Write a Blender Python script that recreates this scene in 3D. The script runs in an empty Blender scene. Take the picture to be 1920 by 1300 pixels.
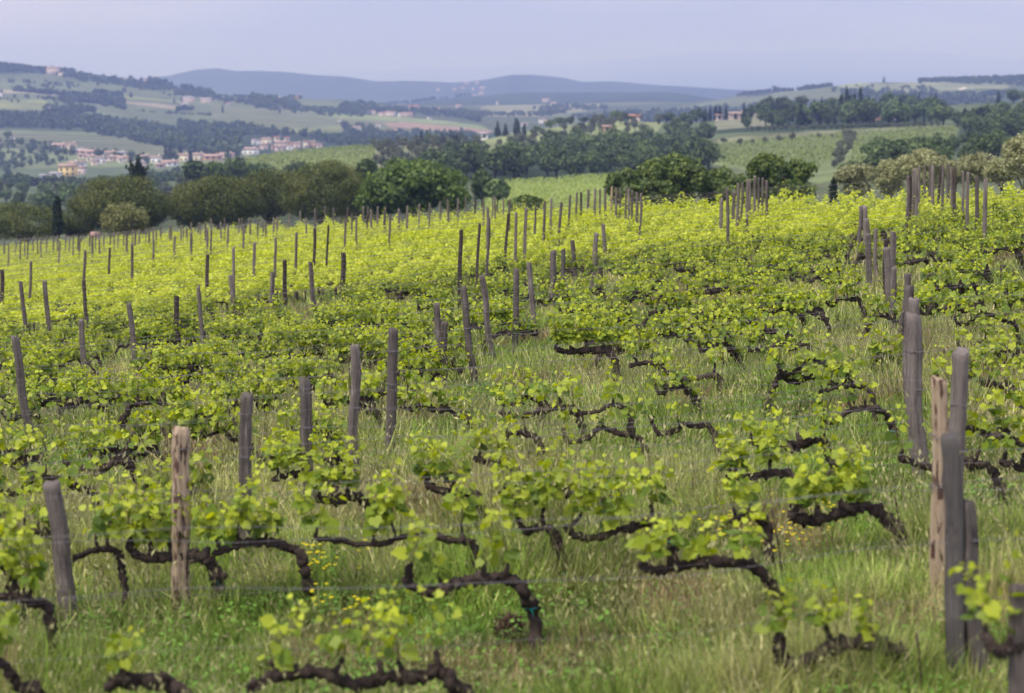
import bpy, math, random
import numpy as np
from math import pi, sin, cos, tan, atan, radians, exp, log
random.seed(7); RNG = np.random.default_rng(7)
SC = bpy.context.scene
COL = SC.collection

# ------------------------------------------------------------------ camera
F = 70.0 / 36.0 * 1920.0            # focal length in photo pixels
HORIZON = 190.0
TH = atan((650.0 - HORIZON) / F)    # camera pitch below level
cam_d = bpy.data.cameras.new('camera'); cam = bpy.data.objects.new('camera', cam_d); COL.objects.link(cam)
cam_d.lens = 70.0; cam_d.sensor_width = 36.0
cam_d.clip_start = 0.5; cam_d.clip_end = 60000.0
cam.location = (0, 0, 0); cam.rotation_euler = (pi / 2 - TH, 0, 0)
cam_d.dof.use_dof = True; cam_d.dof.focus_distance = 30.0; cam_d.dof.aperture_fstop = 1.8
SC.camera = cam

# ------------------------------------------------------------------ world, sun, exposure
W = bpy.data.worlds.new("World"); SC.world = W; W.use_nodes = True
SUN_EL, SUN_AZ = radians(60), radians(-132)      # azimuth measured from +Y towards +X
def build_world():
    nt = W.node_tree; nt.nodes.clear()
    out = nt.nodes.new('ShaderNodeOutputWorld'); bg = nt.nodes.new('ShaderNodeBackground')
    sky = nt.nodes.new('ShaderNodeTexSky'); sky.sky_type = 'NISHITA'; sky.sun_disc = False
    sky.sun_elevation = SUN_EL; sky.sun_rotation = SUN_AZ
    sky.air_density = 1.0; sky.dust_density = 2.0; sky.ozone_density = 1.0
    tc = nt.nodes.new('ShaderNodeTexCoord')
    mp = nt.nodes.new('ShaderNodeMapping'); mp.inputs['Scale'].default_value = (1.0, 1.0, 7.0)
    no = nt.nodes.new('ShaderNodeTexNoise'); no.inputs['Scale'].default_value = 2.6; no.inputs['Detail'].default_value = 5
    cr = nt.nodes.new('ShaderNodeValToRGB')
    cr.color_ramp.elements[0].position = 0.40; cr.color_ramp.elements[0].color = (4.6, 4.9, 8.9, 1)
    cr.color_ramp.elements[1].position = 0.60; cr.color_ramp.elements[1].color = (13.2, 12.8, 15.4, 1)
    mx = nt.nodes.new('ShaderNodeMix'); mx.data_type = 'RGBA'; mx.inputs[0].default_value = 0.8
    nt.links.new(tc.outputs['Generated'], mp.inputs[0]); nt.links.new(mp.outputs[0], no.inputs[0])
    nt.links.new(no.outputs[0], cr.inputs[0])
    nt.links.new(sky.outputs[0], mx.inputs[6]); nt.links.new(cr.outputs[0], mx.inputs[7])
    nt.links.new(mx.outputs[2], bg.inputs[0]); bg.inputs[1].default_value = 0.10
    nt.links.new(bg.outputs[0], out.inputs[0])
build_world()
sd = bpy.data.lights.new('sun', 'SUN'); sd.energy = 3.5; sd.angle = radians(12); sd.color = (1.0, 0.95, 0.86)
sun = bpy.data.objects.new('sun', sd); COL.objects.link(sun)
# sun shines from azimuth SUN_AZ, elevation SUN_EL
sun.rotation_euler = (pi / 2 - SUN_EL, 0, pi - SUN_AZ)
SC.view_settings.view_transform = 'Standard'; SC.view_settings.look = 'None'
SC.view_settings.exposure = 0.0; SC.view_settings.gamma = 1.0
SC.cycles.use_denoising = True
SC.cycles.max_bounces = 6; SC.cycles.diffuse_bounces = 3; SC.cycles.transmission_bounces = 4
SC.cycles.glossy_bounces = 2; SC.cycles.volume_bounces = 1; SC.cycles.transparent_max_bounces = 8
SC.cycles.use_adaptive_sampling = True; SC.cycles.adaptive_threshold = 0.02
HAZE = 1.85e-4; HAZE_COL = (0.38, 0.48, 1.0, 1)

# ------------------------------------------------------------------ projection helpers
CT, ST = cos(TH), sin(TH)
def ray(px, py):
    u = (650.0 - py) / F
    return np.array([(px - 960.0) / F, CT + u * ST, -ST + u * CT])
def at(px, py, Y):
    d = ray(px, py); return d * (Y / d[1])
def slope(py):                       # z / Y of a photo row
    return np.tan(np.arctan((650.0 - np.asarray(py, float)) / F) - TH)
def proj(p):
    f = p[1] * CT - p[2] * ST; u = p[1] * ST + p[2] * CT
    return 960 + p[0] / f * F, 650 - u / f * F
KC = 1.0056 * F
def col_of(X, Y): return 960.0 + X / Y * KC

# ------------------------------------------------------------------ ground height
def sstep(t): t = np.clip(t, 0, 1); return t * t * (3 - 2 * t)
def gz(X, Y):
    X = np.asarray(X, float); Y = np.asarray(Y, float)
    b = 0.045 + 0.065 * sstep((Y - 16) / 26.0)
    return (-(3.55 + 0.028 * Y) + b * X + 0.05 * np.sin(X * 0.9 + Y * 0.37) * np.sin(Y * 0.61 - X * 0.2)
            + 0.02 * np.sin(X * 3.1 + 1) * np.sin(Y * 2.7) + 0.10 * sstep((Y - 35) / 35.0))
def edgeY(X): return 84.5 - 1.76 * X
def edge_u(u): return 84.5 / (1 + 1.76 * u)
TAB = {   # photo column: [(distance, photo row of the ground there)], beyond the vineyard edge
 -500: [(200,540),(300,480),(500,400),(800,345),(1300,315),(1600,285),(1900,245),(2200,200),(2600,140),(3000,70),(3800,170),(5000,200)],
 0:    [(215,525),(300,470),(500,400),(800,357),(1300,330),(1500,298),(1800,250),(2050,228),(2250,205),(2500,180),(2800,150),(3050,122),(3500,190),(5000,220)],
 160:  [(205,520),(300,465),(500,395),(800,352),(1300,325),(1500,290),(1800,256),(2050,236),(2250,212),(2500,190),(2800,163),(3050,134),(3500,195),(5000,220)],
 320:  [(190,505),(300,455),(500,385),(800,348),(1300,315),(1500,288),(1800,262),(2050,243),(2250,225),(2500,205),(2800,180),(3050,160),(3500,205),(5000,220)],
 400:  [(190,500),(300,450),(450,380),(600,345),(740,322),(860,330),(1300,306),(1500,290),(1800,270),(2050,250),(2250,230),(2500,208),(2800,190),(3000,183),(3500,205),(5000,220)],
 480:  [(190,495),(300,440),(450,360),(560,325),(700,293),(850,310),(1300,300),(1600,284),(1800,262),(2050,245),(2250,225),(2500,206),(2800,190),(3000,178),(3500,200),(5000,220)],
 640:  [(190,485),(300,400),(420,350),(520,318),(680,279),(850,300),(1500,285),(1750,268),(2000,252),(2250,235),(2450,220),(2700,208),(3000,190),(3200,186),(3600,200),(5000,215)],
 800:  [(185,480),(300,395),(380,350),(460,325),(580,298),(720,267),(900,290),(1500,278),(2000,262),(2150,245),(2300,234),(2500,224),(2800,212),(3200,204),(3600,198),(4000,192),(4600,187),(5400,205)],
 960:  [(160,470),(230,402),(300,374),(350,352),(395,341),(440,342),(520,318),(650,287),(780,262),(860,250),(1050,285),(1900,262),(2300,234),(2700,222),(3200,206),(3700,196),(4100,186),(4600,175),(5400,200)],
 1120: [(145,470),(220,400),(290,365),(350,343),(400,331),(440,334),(520,312),(650,275),(760,250),(880,222),(1050,262),(1900,250),(2300,226),(2700,216),(3200,203),(3700,192),(4100,182),(4600,169),(5400,200)],
 1280: [(135,480),(220,420),(330,362),(430,332),(540,310),(650,280),(760,255),(900,232),(1100,255),(1900,245),(2300,225),(2700,212),(3200,198),(3700,188),(4100,180),(4600,174),(5400,200)],
 1440: [(125,465),(200,400),(280,350),(350,322),(450,292),(560,268),(660,250),(760,238),(900,222),(1000,212),(1250,240),(1900,225),(2300,212),(2700,196),(3000,178),(3200,170),(3700,200),(5400,215)],
 1600: [(115,455),(190,395),(260,345),(330,318),(430,290),(540,265),(640,248),(740,235),(870,216),(1000,204),(1250,235),(1900,215),(2300,195),(2700,170),(3000,157),(3300,190),(5400,215)],
 1760: [(110,445),(180,385),(250,340),(330,310),(430,285),(540,258),(640,241),(760,226),(900,208),(1050,198),(1250,225),(1900,205),(2300,190),(2700,167),(3000,152),(3300,190),(5400,215)],
 1920: [(105,435),(170,375),(250,330),(330,300),(430,278),(540,250),(640,235),(760,218),(900,203),(1050,190),(1250,215),(1900,200),(2300,183),(2700,160),(3000,145),(3300,190),(5400,215)],
 2500: [(100,420),(160,360),(250,315),(330,290),(430,265),(540,240),(640,225),(760,205),(900,190),(1050,175),(1250,205),(1900,190),(2300,170),(2700,140),(3000,120),(3300,170),(5400,215)],
}
FAR_C = [-500, 0, 240, 320, 370, 410, 445, 490, 530, 590, 640, 700, 760, 850, 900, 960, 1000, 1060, 1090, 1140, 1180, 1240, 1290, 1340, 1400, 1500, 1700, 1920, 2500]
FAR_S = [175, 165, 152, 143, 131, 127, 132, 132, 134, 141, 142, 152, 153, 156, 152, 142, 142, 146, 152, 150, 153, 160, 163, 166, 170, 172, 170, 165, 165]
VFAR_C = [-500, 0, 400, 800, 1100, 1280, 1400, 1560, 1700, 1850, 2000, 2500]
VFAR_S = [150, 150, 145, 130, 118, 100, 96, 93, 98, 108, 118, 130]
C0, C1, NC = -800.0, 2720.0, 1030
Y0, Y1, NY = 50.0, 42000.0, 940
CG = np.linspace(C0, C1, NC)
LY = np.concatenate([np.linspace(log(Y0), log(5600), NY - 80, endpoint=False), np.linspace(log(5600), log(Y1), 80)])
YG = np.exp(LY)
def build_slope_grid():
    ks = sorted(TAB)
    rows = []
    for k in ks:
        u = (k - 960) / KC; e = edge_u(u)
        ty = [(Y0 - 5), e * 0.8, e]; sz = []
        for y in ty: sz.append(float(gz(u * y, y)) / y)
        for (y, s) in TAB[k]: ty.append(y); sz.append(float(slope(s)))
        ty += [5800, 6500, 8600, 14000, 36000, 42000]
        fs = float(np.interp(k, FAR_C, FAR_S)); vs = float(np.interp(k, VFAR_C, VFAR_S))
        sz += [float(slope(195)), float(slope(fs)), float(slope(190)), float(slope(188)), float(slope(vs)), float(slope(190))]
        rows.append(np.interp(LY, np.log(ty), sz))
    R = np.array(rows)                                     # knots x NY
    # smooth across columns: interpolate then blur
    G = np.empty((NC, NY))
    for j in range(NY): G[:, j] = np.interp(CG, ks, R[:, j])
    ker = np.exp(-np.linspace(-2, 2, 61) ** 2); ker /= ker.sum()
    P = np.pad(G, ((30, 30), (0, 0)), mode='edge')
    Gs = np.zeros_like(G)
    for i, k in enumerate(ker): Gs += k * P[i:i + NC]
    # far crest keeps its own profile
    G = Gs
    kr = np.exp(-np.linspace(-2, 2, 9) ** 2); kr /= kr.sum()
    P = np.pad(G, ((0, 0), (4, 4)), mode='edge'); G2 = np.zeros_like(G)
    for i, k in enumerate(kr): G2 += k * P[:, i:i + NY]
    G = G2
    # detailed crest lines of the far mountains
    fs = slope(np.interp(CG, FAR_C, FAR_S)); vs = slope(np.interp(CG, VFAR_C, VFAR_S))
    w = np.exp(-((LY - log(6500)) / 0.06) ** 2)[None, :]
    G = G * (1 - w) + w * fs[:, None]
    w = np.exp(-((LY - log(36000)) / 0.12) ** 2)[None, :]
    G = G * (1 - w) + w * vs[:, None]
    return G
SG = build_slope_grid()
def fbm_grid(nx, ny, base, octs, seed):
    r = np.random.default_rng(seed); out = np.zeros((nx, ny)); amp = 1.0
    for o in range(octs):
        a, b = max(2, int(base[0] * 2 ** o)), max(2, int(base[1] * 2 ** o))
        g = r.uniform(-1, 1, (a + 3, b + 3))
        x = np.linspace(0, a, nx); y = np.linspace(0, b, ny)
        i = x.astype(int); j = y.astype(int); fx = sstep(x - i)[:, None]; fy = sstep(y - j)[None, :]
        v = (g[i][:, j] * (1 - fx) * (1 - fy) + g[i + 1][:, j] * fx * (1 - fy) + g[i][:, j + 1] * (1 - fx) * fy + g[i + 1][:, j + 1] * fx * fy)
        out += amp * v; amp *= 0.5
    return out
ND = fbm_grid(NC, NY, (22, 30), 4, 3)
amp = np.interp(LY, [log(150), log(400), log(2500), log(9000)], [0, 0.0004, 0.0007, 0.0006])
SG = SG + ND * amp[None, :]
def blend_near(X, Y, zf):
    e = edgeY(X); w = sstep((Y - e + 1.0) / 7.0)
    return gz(X, Y) * (1 - w) + zf * w
XG = (CG[:, None] - 960) / KC * YG[None, :]
YY = np.broadcast_to(YG[None, :], XG.shape)
ZG = blend_near(XG, YY, SG * YY)
SCR = 650 - F * np.tan(np.arctan(ZG / YY) + TH)          # photo row of every grid point
def hz(X, Y):
    """ground height anywhere"""
    X = float(X); Y = float(Y)
    if Y < Y0 + 1 or Y < edgeY(X) - 2: return float(gz(X, Y))
    c = (col_of(X, Y) - C0) / (C1 - C0) * (NC - 1); c = min(max(c, 0), NC - 1.001)
    l = float(np.interp(log(Y), LY, np.arange(NY))); l = min(max(l, 0), NY - 1.001)
    i, j = int(c), int(l); fc, fl = c - i, l - j
    return float(ZG[i, j] * (1 - fc) * (1 - fl) + ZG[i + 1, j] * fc * (1 - fl) + ZG[i, j + 1] * (1 - fc) * fl + ZG[i + 1, j + 1] * fc * fl)
def hit(px, py, ya, yb):
    """point of the terrain seen at photo pixel px, py between two distances"""
    i = int(min(max((px - C0) / (C1 - C0) * (NC - 1), 0), NC - 1))
    s = SCR[i]; m = np.where((YG >= ya) & (YG <= yb))[0]
    best = None
    for j in m[:-1]:
        a, b = s[j], s[j + 1]
        if (a - py) * (b - py) <= 0 and a != b:
            t = (a - py) / (a - b); best = YG[j] * (1 - t) + YG[j + 1] * t; break
    if best is None: best = YG[m[int(np.argmin(np.abs(s[m] - py)))]]
    X = (px - 960) / KC * best
    return X, best, hz(X, best)
def ground_hit(px, py):
    d = ray(px, py); Y = 8.0
    while Y < 160:
        p = d * (Y / d[1])
        if p[2] <= gz(p[0], Y): return p[0], Y
        Y += 0.05
    return p[0], Y

# ------------------------------------------------------------------ mesh helpers
class MB:
    def __init__(s): s.v = []; s.f = []; s.n = 0; s.c = []
    def add(s, v, f, c=None):
        v = np.asarray(v, float); f = np.asarray(f, int)
        s.v.append(v); s.f.append(f + s.n); s.n += len(v)
        if c is not None: s.c.append(np.broadcast_to(np.asarray(c, float), (len(v), 3)) if np.ndim(c) < 2 else c)
        return s
    def mesh(s, name, mats, smooth=False, split=None):
        me = bpy.data.meshes.new(name)
        V = np.concatenate(s.v); me.vertices.add(len(V)); me.vertices.foreach_set('co', V.ravel().astype(np.float32))
        tot = np.concatenate([np.full(len(f), f.shape[1]) for f in s.f]); idx = np.concatenate([f.ravel() for f in s.f])
        me.loops.add(len(idx)); me.loops.foreach_set('vertex_index', idx.astype(np.int32))
        me.polygons.add(len(tot)); st = np.concatenate([[0], np.cumsum(tot)[:-1]])
        me.polygons.foreach_set('loop_start', st.astype(np.int32)); me.polygons.foreach_set('loop_total', tot.astype(np.int32))
        if smooth: me.polygons.foreach_set('use_smooth', np.ones(len(tot), bool))
        if split is not None:
            k = sum(len(f) for f in s.f[:split]); mi = np.zeros(len(tot), np.int32); mi[k:] = 1; me.polygons.foreach_set('material_index', mi)
        if s.c:
            C = np.concatenate(s.c); at_ = me.color_attributes.new('tint', 'FLOAT_COLOR', 'POINT')
            at_.data.foreach_set('color', np.concatenate([C, np.ones((len(C), 1))], 1).ravel().astype(np.float32))
        me.update(calc_edges=True)
        for m in (mats if isinstance(mats, (list, tuple)) else [mats]): me.materials.append(m)
        return me
def link(name, me, parent=None, loc=None, rotz=0, kind=None, label=None, cat=None, group=None):
    o = bpy.data.objects.new(name, me); COL.objects.link(o)
    if parent is not None: o.parent = parent
    if loc is not None: o.location = loc
    if rotz: o.rotation_euler = (0, 0, rotz)
    if kind: o['kind'] = kind
    if label: o['label'] = label
    if cat: o['category'] = cat
    if group: o['group'] = group
    return o
def thing(name, label, cat, loc, rotz=0, group=None):
    return link(name, None, None, loc, rotz, None, label, cat, group)
def box(x0, x1, y0, y1, z0, z1):
    v = [(x0,y0,z0),(x1,y0,z0),(x1,y1,z0),(x0,y1,z0),(x0,y0,z1),(x1,y0,z1),(x1,y1,z1),(x0,y1,z1)]
    f = [(0,3,2,1),(4,5,6,7),(0,1,5,4),(1,2,6,5),(2,3,7,6),(3,0,4,7)]
    return np.array(v, float), np.array(f)
def tube(pts, rad, sides=6, noise=0.0, cap=True, rng=None, ridges=0.0):
    rng = rng or RNG
    P = np.asarray(pts, float); n = len(P); rad = np.broadcast_to(np.asarray(rad, float), (n,))
    T = np.gradient(P, axis=0); T /= np.linalg.norm(T, axis=1)[:, None] + 1e-9
    up = np.array([0, 0, 1.0]) if abs(T[0, 2]) < 0.9 else np.array([1.0, 0, 0])
    V = []
    a = np.linspace(0, 2 * pi, sides, endpoint=False)
    rr = 1 + ridges * rng.uniform(-1, 1, sides)
    n1 = np.cross(T[0], up); n1 /= np.linalg.norm(n1)
    for i in range(n):
        n1 = n1 - T[i] * np.dot(n1, T[i]); n1 /= np.linalg.norm(n1) + 1e-9
        n2 = np.cross(T[i], n1)
        r = rad[i] * rr * (1 + noise * rng.uniform(-1, 1, sides))
        V.append(P[i] + (np.cos(a) * r)[:, None] * n1 + (np.sin(a) * r)[:, None] * n2)
    V = np.concatenate(V); Fq = []
    for i in range(n - 1):
        for k in range(sides):
            k2 = (k + 1) % sides
            Fq.append((i * sides + k, i * sides + k2, (i + 1) * sides + k2, (i + 1) * sides + k))
    return V, np.array(Fq), (P[0], P[-1])
def add_tube(mb, pts, rad, sides=6, noise=0.0, rng=None, ridges=0.0):
    V, Fq, (a, b) = tube(pts, rad, sides, noise, True, rng, ridges)
    m = len(V); V = np.concatenate([V, [a], [b]])
    mb.add(V, Fq)
    caps = [(m, (k + 1) % sides, k) for k in range(sides)] + [(m + 1, m - sides + k, m - sides + (k + 1) % sides) for k in range(sides)]
    mb.f.append(np.array(caps) + (mb.n - len(V)))
def smooth_path(pts, per=5):
    """catmull-rom"""
    P = np.asarray(pts, float)
    if len(P) < 3:
        t = np.linspace(0, 1, per + 1)[:, None]; return P[0] * (1 - t) + P[-1] * t
    Q = np.concatenate([[2 * P[0] - P[1]], P, [2 * P[-1] - P[-2]]]); out = []
    for i in range(len(P) - 1):
        p0, p1, p2, p3 = Q[i:i + 4]
        for t in np.linspace(0, 1, per, endpoint=False):
            out.append(0.5 * ((2 * p1) + (-p0 + p2) * t + (2 * p0 - 5 * p1 + 4 * p2 - p3) * t * t + (-p0 + 3 * p1 - 3 * p2 + p3) * t ** 3))
    out.append(P[-1]); return np.array(out)
def unit(v): return v / (np.linalg.norm(v, axis=-1, keepdims=True) + 1e-9)
RH_V = np.array([[0, 0, 0], [0.5, 0.42, 0.10], [0, 1, 0], [-0.5, 0.42, 0.10]]); RH_F = np.array([[0, 1, 2], [0, 2, 3]])
NEEDLE_V = np.array([[0, 0, 0], [0.22, 0.5, 0.05], [0, 1, 0], [-0.22, 0.5, 0.05]])
_o = [(0,.04),(.14,-.12),(.36,-.09),(.42,.06),(.55,.22),(.46,.36),(.50,.60),(.31,.66),(.19,.82),(0,1.0)]
def leaf_template():
    r = [(x, y, 0.30 * abs(x) - .34 * abs(x) ** 2 * (1 + y) - 0.22 * y * y) for x, y in _o]
    l = [(-x, y, z) for x, y, z in r[1:-1]][::-1]
    o = r + l; c = [(0, .3, -.02)]
    V = np.array(o + c); n = len(o)
    return V, np.array([(n, i, (i + 1) % n) for i in range(n)])
LF_V, LF_F = leaf_template()
def scatter_template(mb, TV, TF, P, D, N, S, tint=None, rng=None):
    """place a leaf template (x side, y along, z normal) at points P, growing along D, face normal about N, size S"""
    D = unit(D); X = unit(np.cross(D, N)); Z = np.cross(X, D)
    S = np.asarray(S, float)[:, None, None]
    V = P[:, None, :] + S * (TV[None, :, 0, None] * X[:, None, :] + TV[None, :, 1, None] * D[:, None, :] + TV[None, :, 2, None] * Z[:, None, :])
    n, k = len(P), len(TV)
    Fa = (TF[None] + (np.arange(n) * k)[:, None, None]).reshape(-1, 3)
    c = None
    if tint is not None: c = np.repeat(tint, k, axis=0)
    mb.add(V.reshape(-1, 3), Fa, c)

# ------------------------------------------------------------------ materials
def nmat(name):
    m = bpy.data.materials.new(name); m.use_nodes = True; nt = m.node_tree; nt.nodes.clear()
    out = nt.nodes.new('ShaderNodeOutputMaterial'); return m, nt, out
def ramp(nt, stops):
    r = nt.nodes.new('ShaderNodeValToRGB'); e = r.color_ramp.elements
    while len(e) < len(stops): e.new(0.5)
    for k, (p, c) in enumerate(stops): e[k].position = p; e[k].color = (*c, 1)
    return r
def foliage_mat(name, stops, trans=0.3, rough=0.6, noise_scale=0.6, gloss=0.08, objvar=0.15, noise_amt=0.35, youth=0):
    m, nt, out = nmat(name); L = nt.links.new; N = nt.nodes.new
    geo = N('ShaderNodeNewGeometry'); tc = N('ShaderNodeTexCoord'); no = N('ShaderNodeTexNoise')
    no.inputs['Scale'].default_value = noise_scale; no.inputs['Detail'].default_value = 3
    L(tc.outputs['Object'], no.inputs[0])
    mx = N('ShaderNodeMix'); mx.data_type = 'FLOAT'; mx.inputs[0].default_value = noise_amt
    L(geo.outputs['Random Per Island'], mx.inputs[2]); L(no.outputs[0], mx.inputs[3])
    fac = mx.outputs[0]
    if youth:
        vc = N('ShaderNodeVertexColor'); vc.layer_name = 'tint'; m2 = N('ShaderNodeMix'); m2.data_type = 'FLOAT'; m2.inputs[0].default_value = youth
        L(fac, m2.inputs[2]); L(vc.outputs[0], m2.inputs[3]); fac = m2.outputs[0]
    r = ramp(nt, stops); L(fac, r.inputs[0])
    oi = N('ShaderNodeObjectInfo'); hs = N('ShaderNodeHueSaturation')
    mr = N('ShaderNodeMapRange'); mr.inputs[3].default_value = 1 - objvar; mr.inputs[4].default_value = 1 + objvar
    L(oi.outputs['Random'], mr.inputs[0]); L(mr.outputs[0], hs.inputs['Value']); L(r.outputs[0], hs.inputs['Color'])
    p = N('ShaderNodeBsdfPrincipled'); p.inputs['Roughness'].default_value = rough; p.inputs['Specular IOR Level'].default_value = gloss * 4
    L(hs.outputs[0], p.inputs['Base Color'])
    t = N('ShaderNodeBsdfTranslucent')
    h2 = N('ShaderNodeHueSaturation'); h2.inputs['Hue'].default_value = 0.49; h2.inputs['Saturation'].default_value = 1.1; h2.inputs['Value'].default_value = 1.25
    L(hs.outputs[0], h2.inputs['Color']); L(h2.outputs[0], t.inputs[0])
    ms = N('ShaderNodeMixShader'); ms.inputs[0].default_value = trans
    L(p.outputs[0], ms.inputs[1]); L(t.outputs[0], ms.inputs[2]); L(ms.outputs[0], out.inputs[0])
    return m
def solid(name, col, rough=0.8, noise=0.0, scale=5, bump=0.0):
    m, nt, out = nmat(name); L = nt.links.new; N = nt.nodes.new
    p = N('ShaderNodeBsdfPrincipled'); p.inputs['Roughness'].default_value = rough; p.inputs['Specular IOR Level'].default_value = 0.2
    tc = N('ShaderNodeTexCoord'); no = N('ShaderNodeTexNoise'); no.inputs['Scale'].default_value = scale; no.inputs['Detail'].default_value = 5
    L(tc.outputs['Object'], no.inputs[0])
    a = tuple(max(0, c * (1 - noise)) for c in col); b = tuple(min(1, c * (1 + noise)) for c in col)
    r = ramp(nt, [(0.3, a), (0.7, b)]); L(no.outputs[0], r.inputs[0]); L(r.outputs[0], p.inputs['Base Color'])
    if bump:
        bp = N('ShaderNodeBump'); bp.inputs['Strength'].default_value = bump; bp.inputs['Distance'].default_value = 0.02
        L(no.outputs[0], bp.inputs['Height']); L(bp.outputs[0], p.inputs['Normal'])
    L(p.outputs[0], out.inputs[0]); return m
def wood_mat(name, dark, mid, light, zs=1.2, var=0.35, knots=False, extra=None):
    m, nt, out = nmat(name); L = nt.links.new; N = nt.nodes.new
    tc = N('ShaderNodeTexCoord'); mp = N('ShaderNodeMapping'); mp.inputs['Scale'].default_value = (110, 110, zs * 3.0)
    oi = N('ShaderNodeObjectInfo'); va = N('ShaderNodeVectorMath'); va.operation = 'MULTIPLY_ADD'
    va.inputs[1].default_value = (1, 1, 1)
    L(tc.outputs['Object'], va.inputs[0])
    cm = N('ShaderNodeCombineXYZ'); mul = N('ShaderNodeMath'); mul.operation = 'MULTIPLY'; mul.inputs[1].default_value = 37.0
    L(oi.outputs['Random'], mul.inputs[0]); L(mul.outputs[0], cm.inputs[2]); L(cm.outputs[0], va.inputs[2])
    L(va.outputs[0], mp.inputs[0])
    no = N('ShaderNodeTexNoise'); no.inputs['Scale'].default_value = 1.0; no.inputs['Detail'].default_value = 6; no.inputs['Roughness'].default_value = 0.65
    L(mp.outputs[0], no.inputs[0])
    n2 = N('ShaderNodeTexNoise'); n2.inputs['Scale'].default_value = 5.0; n2.inputs['Detail'].default_value = 4; L(va.outputs[0], n2.inputs[0])
    mx = N('ShaderNodeMix'); mx.data_type = 'FLOAT'; mx.inputs[0].default_value = 0.38; L(no.outputs[0], mx.inputs[2]); L(n2.outputs[0], mx.inputs[3])
    r = ramp(nt, [(0.36, dark), (0.46, mid), (0.56, mid), (0.66, light)]); L(mx.outputs[0], r.inputs[0])
    hs = N('ShaderNodeHueSaturation'); mr = N('ShaderNodeMapRange'); mr.inputs[3].default_value = 1 - var; mr.inputs[4].default_value = 1 + var * 0.7
    L(oi.outputs['Random'], mr.inputs[0]); L(mr.outputs[0], hs.inputs['Value']); L(r.outputs[0], hs.inputs['Color'])
    p = N('ShaderNodeBsdfPrincipled'); p.inputs['Roughness'].default_value = 0.9; p.inputs['Specular IOR Level'].default_value = 0.15
    col = hs.outputs[0]
    if extra:
        n3 = N('ShaderNodeTexNoise'); n3.inputs['Scale'].default_value = 4.2; n3.inputs['Detail'].default_value = 5
        mp3 = N('ShaderNodeMapping'); mp3.inputs['Scale'].default_value = (6, 6, 2.2); L(va.outputs[0], mp3.inputs[0]); L(mp3.outputs[0], n3.inputs[0])
        r3 = ramp(nt, [(0.55, (0, 0, 0)), (0.60, (1, 1, 1))]); L(n3.outputs[0], r3.inputs[0])
        m3 = N('ShaderNodeMix'); m3.data_type = 'RGBA'; L(r3.outputs[0], m3.inputs[0]); L(hs.outputs[0], m3.inputs[6]); m3.inputs[7].default_value = (*extra, 1)
        col = m3.outputs[2]
    L(col, p.inputs['Base Color'])
    bp = N('ShaderNodeBump'); bp.inputs['Strength'].default_value = 1.0; bp.inputs['Distance'].default_value = 0.03
    L(mx.outputs[0], bp.inputs['Height']); L(bp.outputs[0], p.inputs['Normal']); L(p.outputs[0], out.inputs[0]); return m
def tint_mat(name, noise=0.25, scale=0.02, rough=0.95, trans=0.0, extra_scale=None):
    m, nt, out = nmat(name); L = nt.links.new; N = nt.nodes.new
    at_ = N('ShaderNodeVertexColor'); at_.layer_name = 'tint'
    tc = N('ShaderNodeTexCoord'); no = N('ShaderNodeTexNoise'); no.inputs['Scale'].default_value = scale; no.inputs['Detail'].default_value = 8; no.inputs['Roughness'].default_value = 0.6
    L(tc.outputs['Object'], no.inputs[0])
    mr = N('ShaderNodeMapRange'); mr.inputs[1].default_value = 0.3; mr.inputs[2].default_value = 0.7; mr.inputs[3].default_value = 1 - noise; mr.inputs[4].default_value = 1 + noise; L(no.outputs[0], mr.inputs[0])
    hs = N('ShaderNodeHueSaturation'); L(at_.outputs[0], hs.inputs['Color']); L(mr.outputs[0], hs.inputs['Value'])
    p = N('ShaderNodeBsdfPrincipled'); p.inputs['Roughness'].default_value = rough; p.inputs['Specular IOR Level'].default_value = 0.1
    L(hs.outputs[0], p.inputs['Base Color'])
    if trans:
        t = N('ShaderNodeBsdfTranslucent'); L(hs.outputs[0], t.inputs[0]); ms = N('ShaderNodeMixShader'); ms.inputs[0].default_value = trans
        L(p.outputs[0], ms.inputs[1]); L(t.outputs[0], ms.inputs[2]); L(ms.outputs[0], out.inputs[0])
    else: L(p.outputs[0], out.inputs[0])
    return m
M = {}
M['post'] = wood_mat('weathered_wood', (.040,.031,.026), (.20,.168,.145), (.46,.41,.36))
M['post_dark'] = wood_mat('dark_wood', (.022,.016,.014), (.085,.065,.055), (.20,.165,.14))
M['post_moss'] = wood_mat('dark_grey_wood', (.022,.019,.017), (.125,.112,.10), (.30,.275,.25))
M['post_tan'] = wood_mat('debarked_wood', (.28,.18,.11), (.56,.42,.28), (.68,.55,.40), 0.5, 0.05, extra=(.13,.075,.055))
M['bark'] = wood_mat('vine_bark', (.018,.012,.010), (.075,.054,.043), (.24,.19,.155), 24, 0.15)
M['vine_leaf'] = foliage_mat('vine_leaf', [(.10,(.06,.11,.016)),(.28,(.18,.27,.028)),(.48,(.40,.47,.042)),(.70,(.60,.67,.055)),(.90,(.70,.71,.12)),(.98,(.66,.50,.25))], 0.43, 0.5, 1.6, 0.08, 0.10, youth=.40)
M['shoot'] = solid('green_shoot', (.20,.20,.06), 0.6, .3)
M['tie'] = solid('teal_tie', (.01,.30,.25), 0.4)
M['wire'] = solid('galvanised_wire', (.20,.185,.18), 0.6, .25, 8)
M['rod'] = solid('rusty_rod', (.06,.035,.028), 0.7, .3)
M['nail'] = solid('iron_loop', (.18,.17,.18), 0.5)
M['pine'] = foliage_mat('pine_needles', [(.15,(.030,.046,.015)),(.40,(.075,.100,.028)),(.60,(.14,.17,.042)),(.80,(.28,.24,.09))], 0.12, 0.7, .30, .05, .08, .62)
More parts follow.
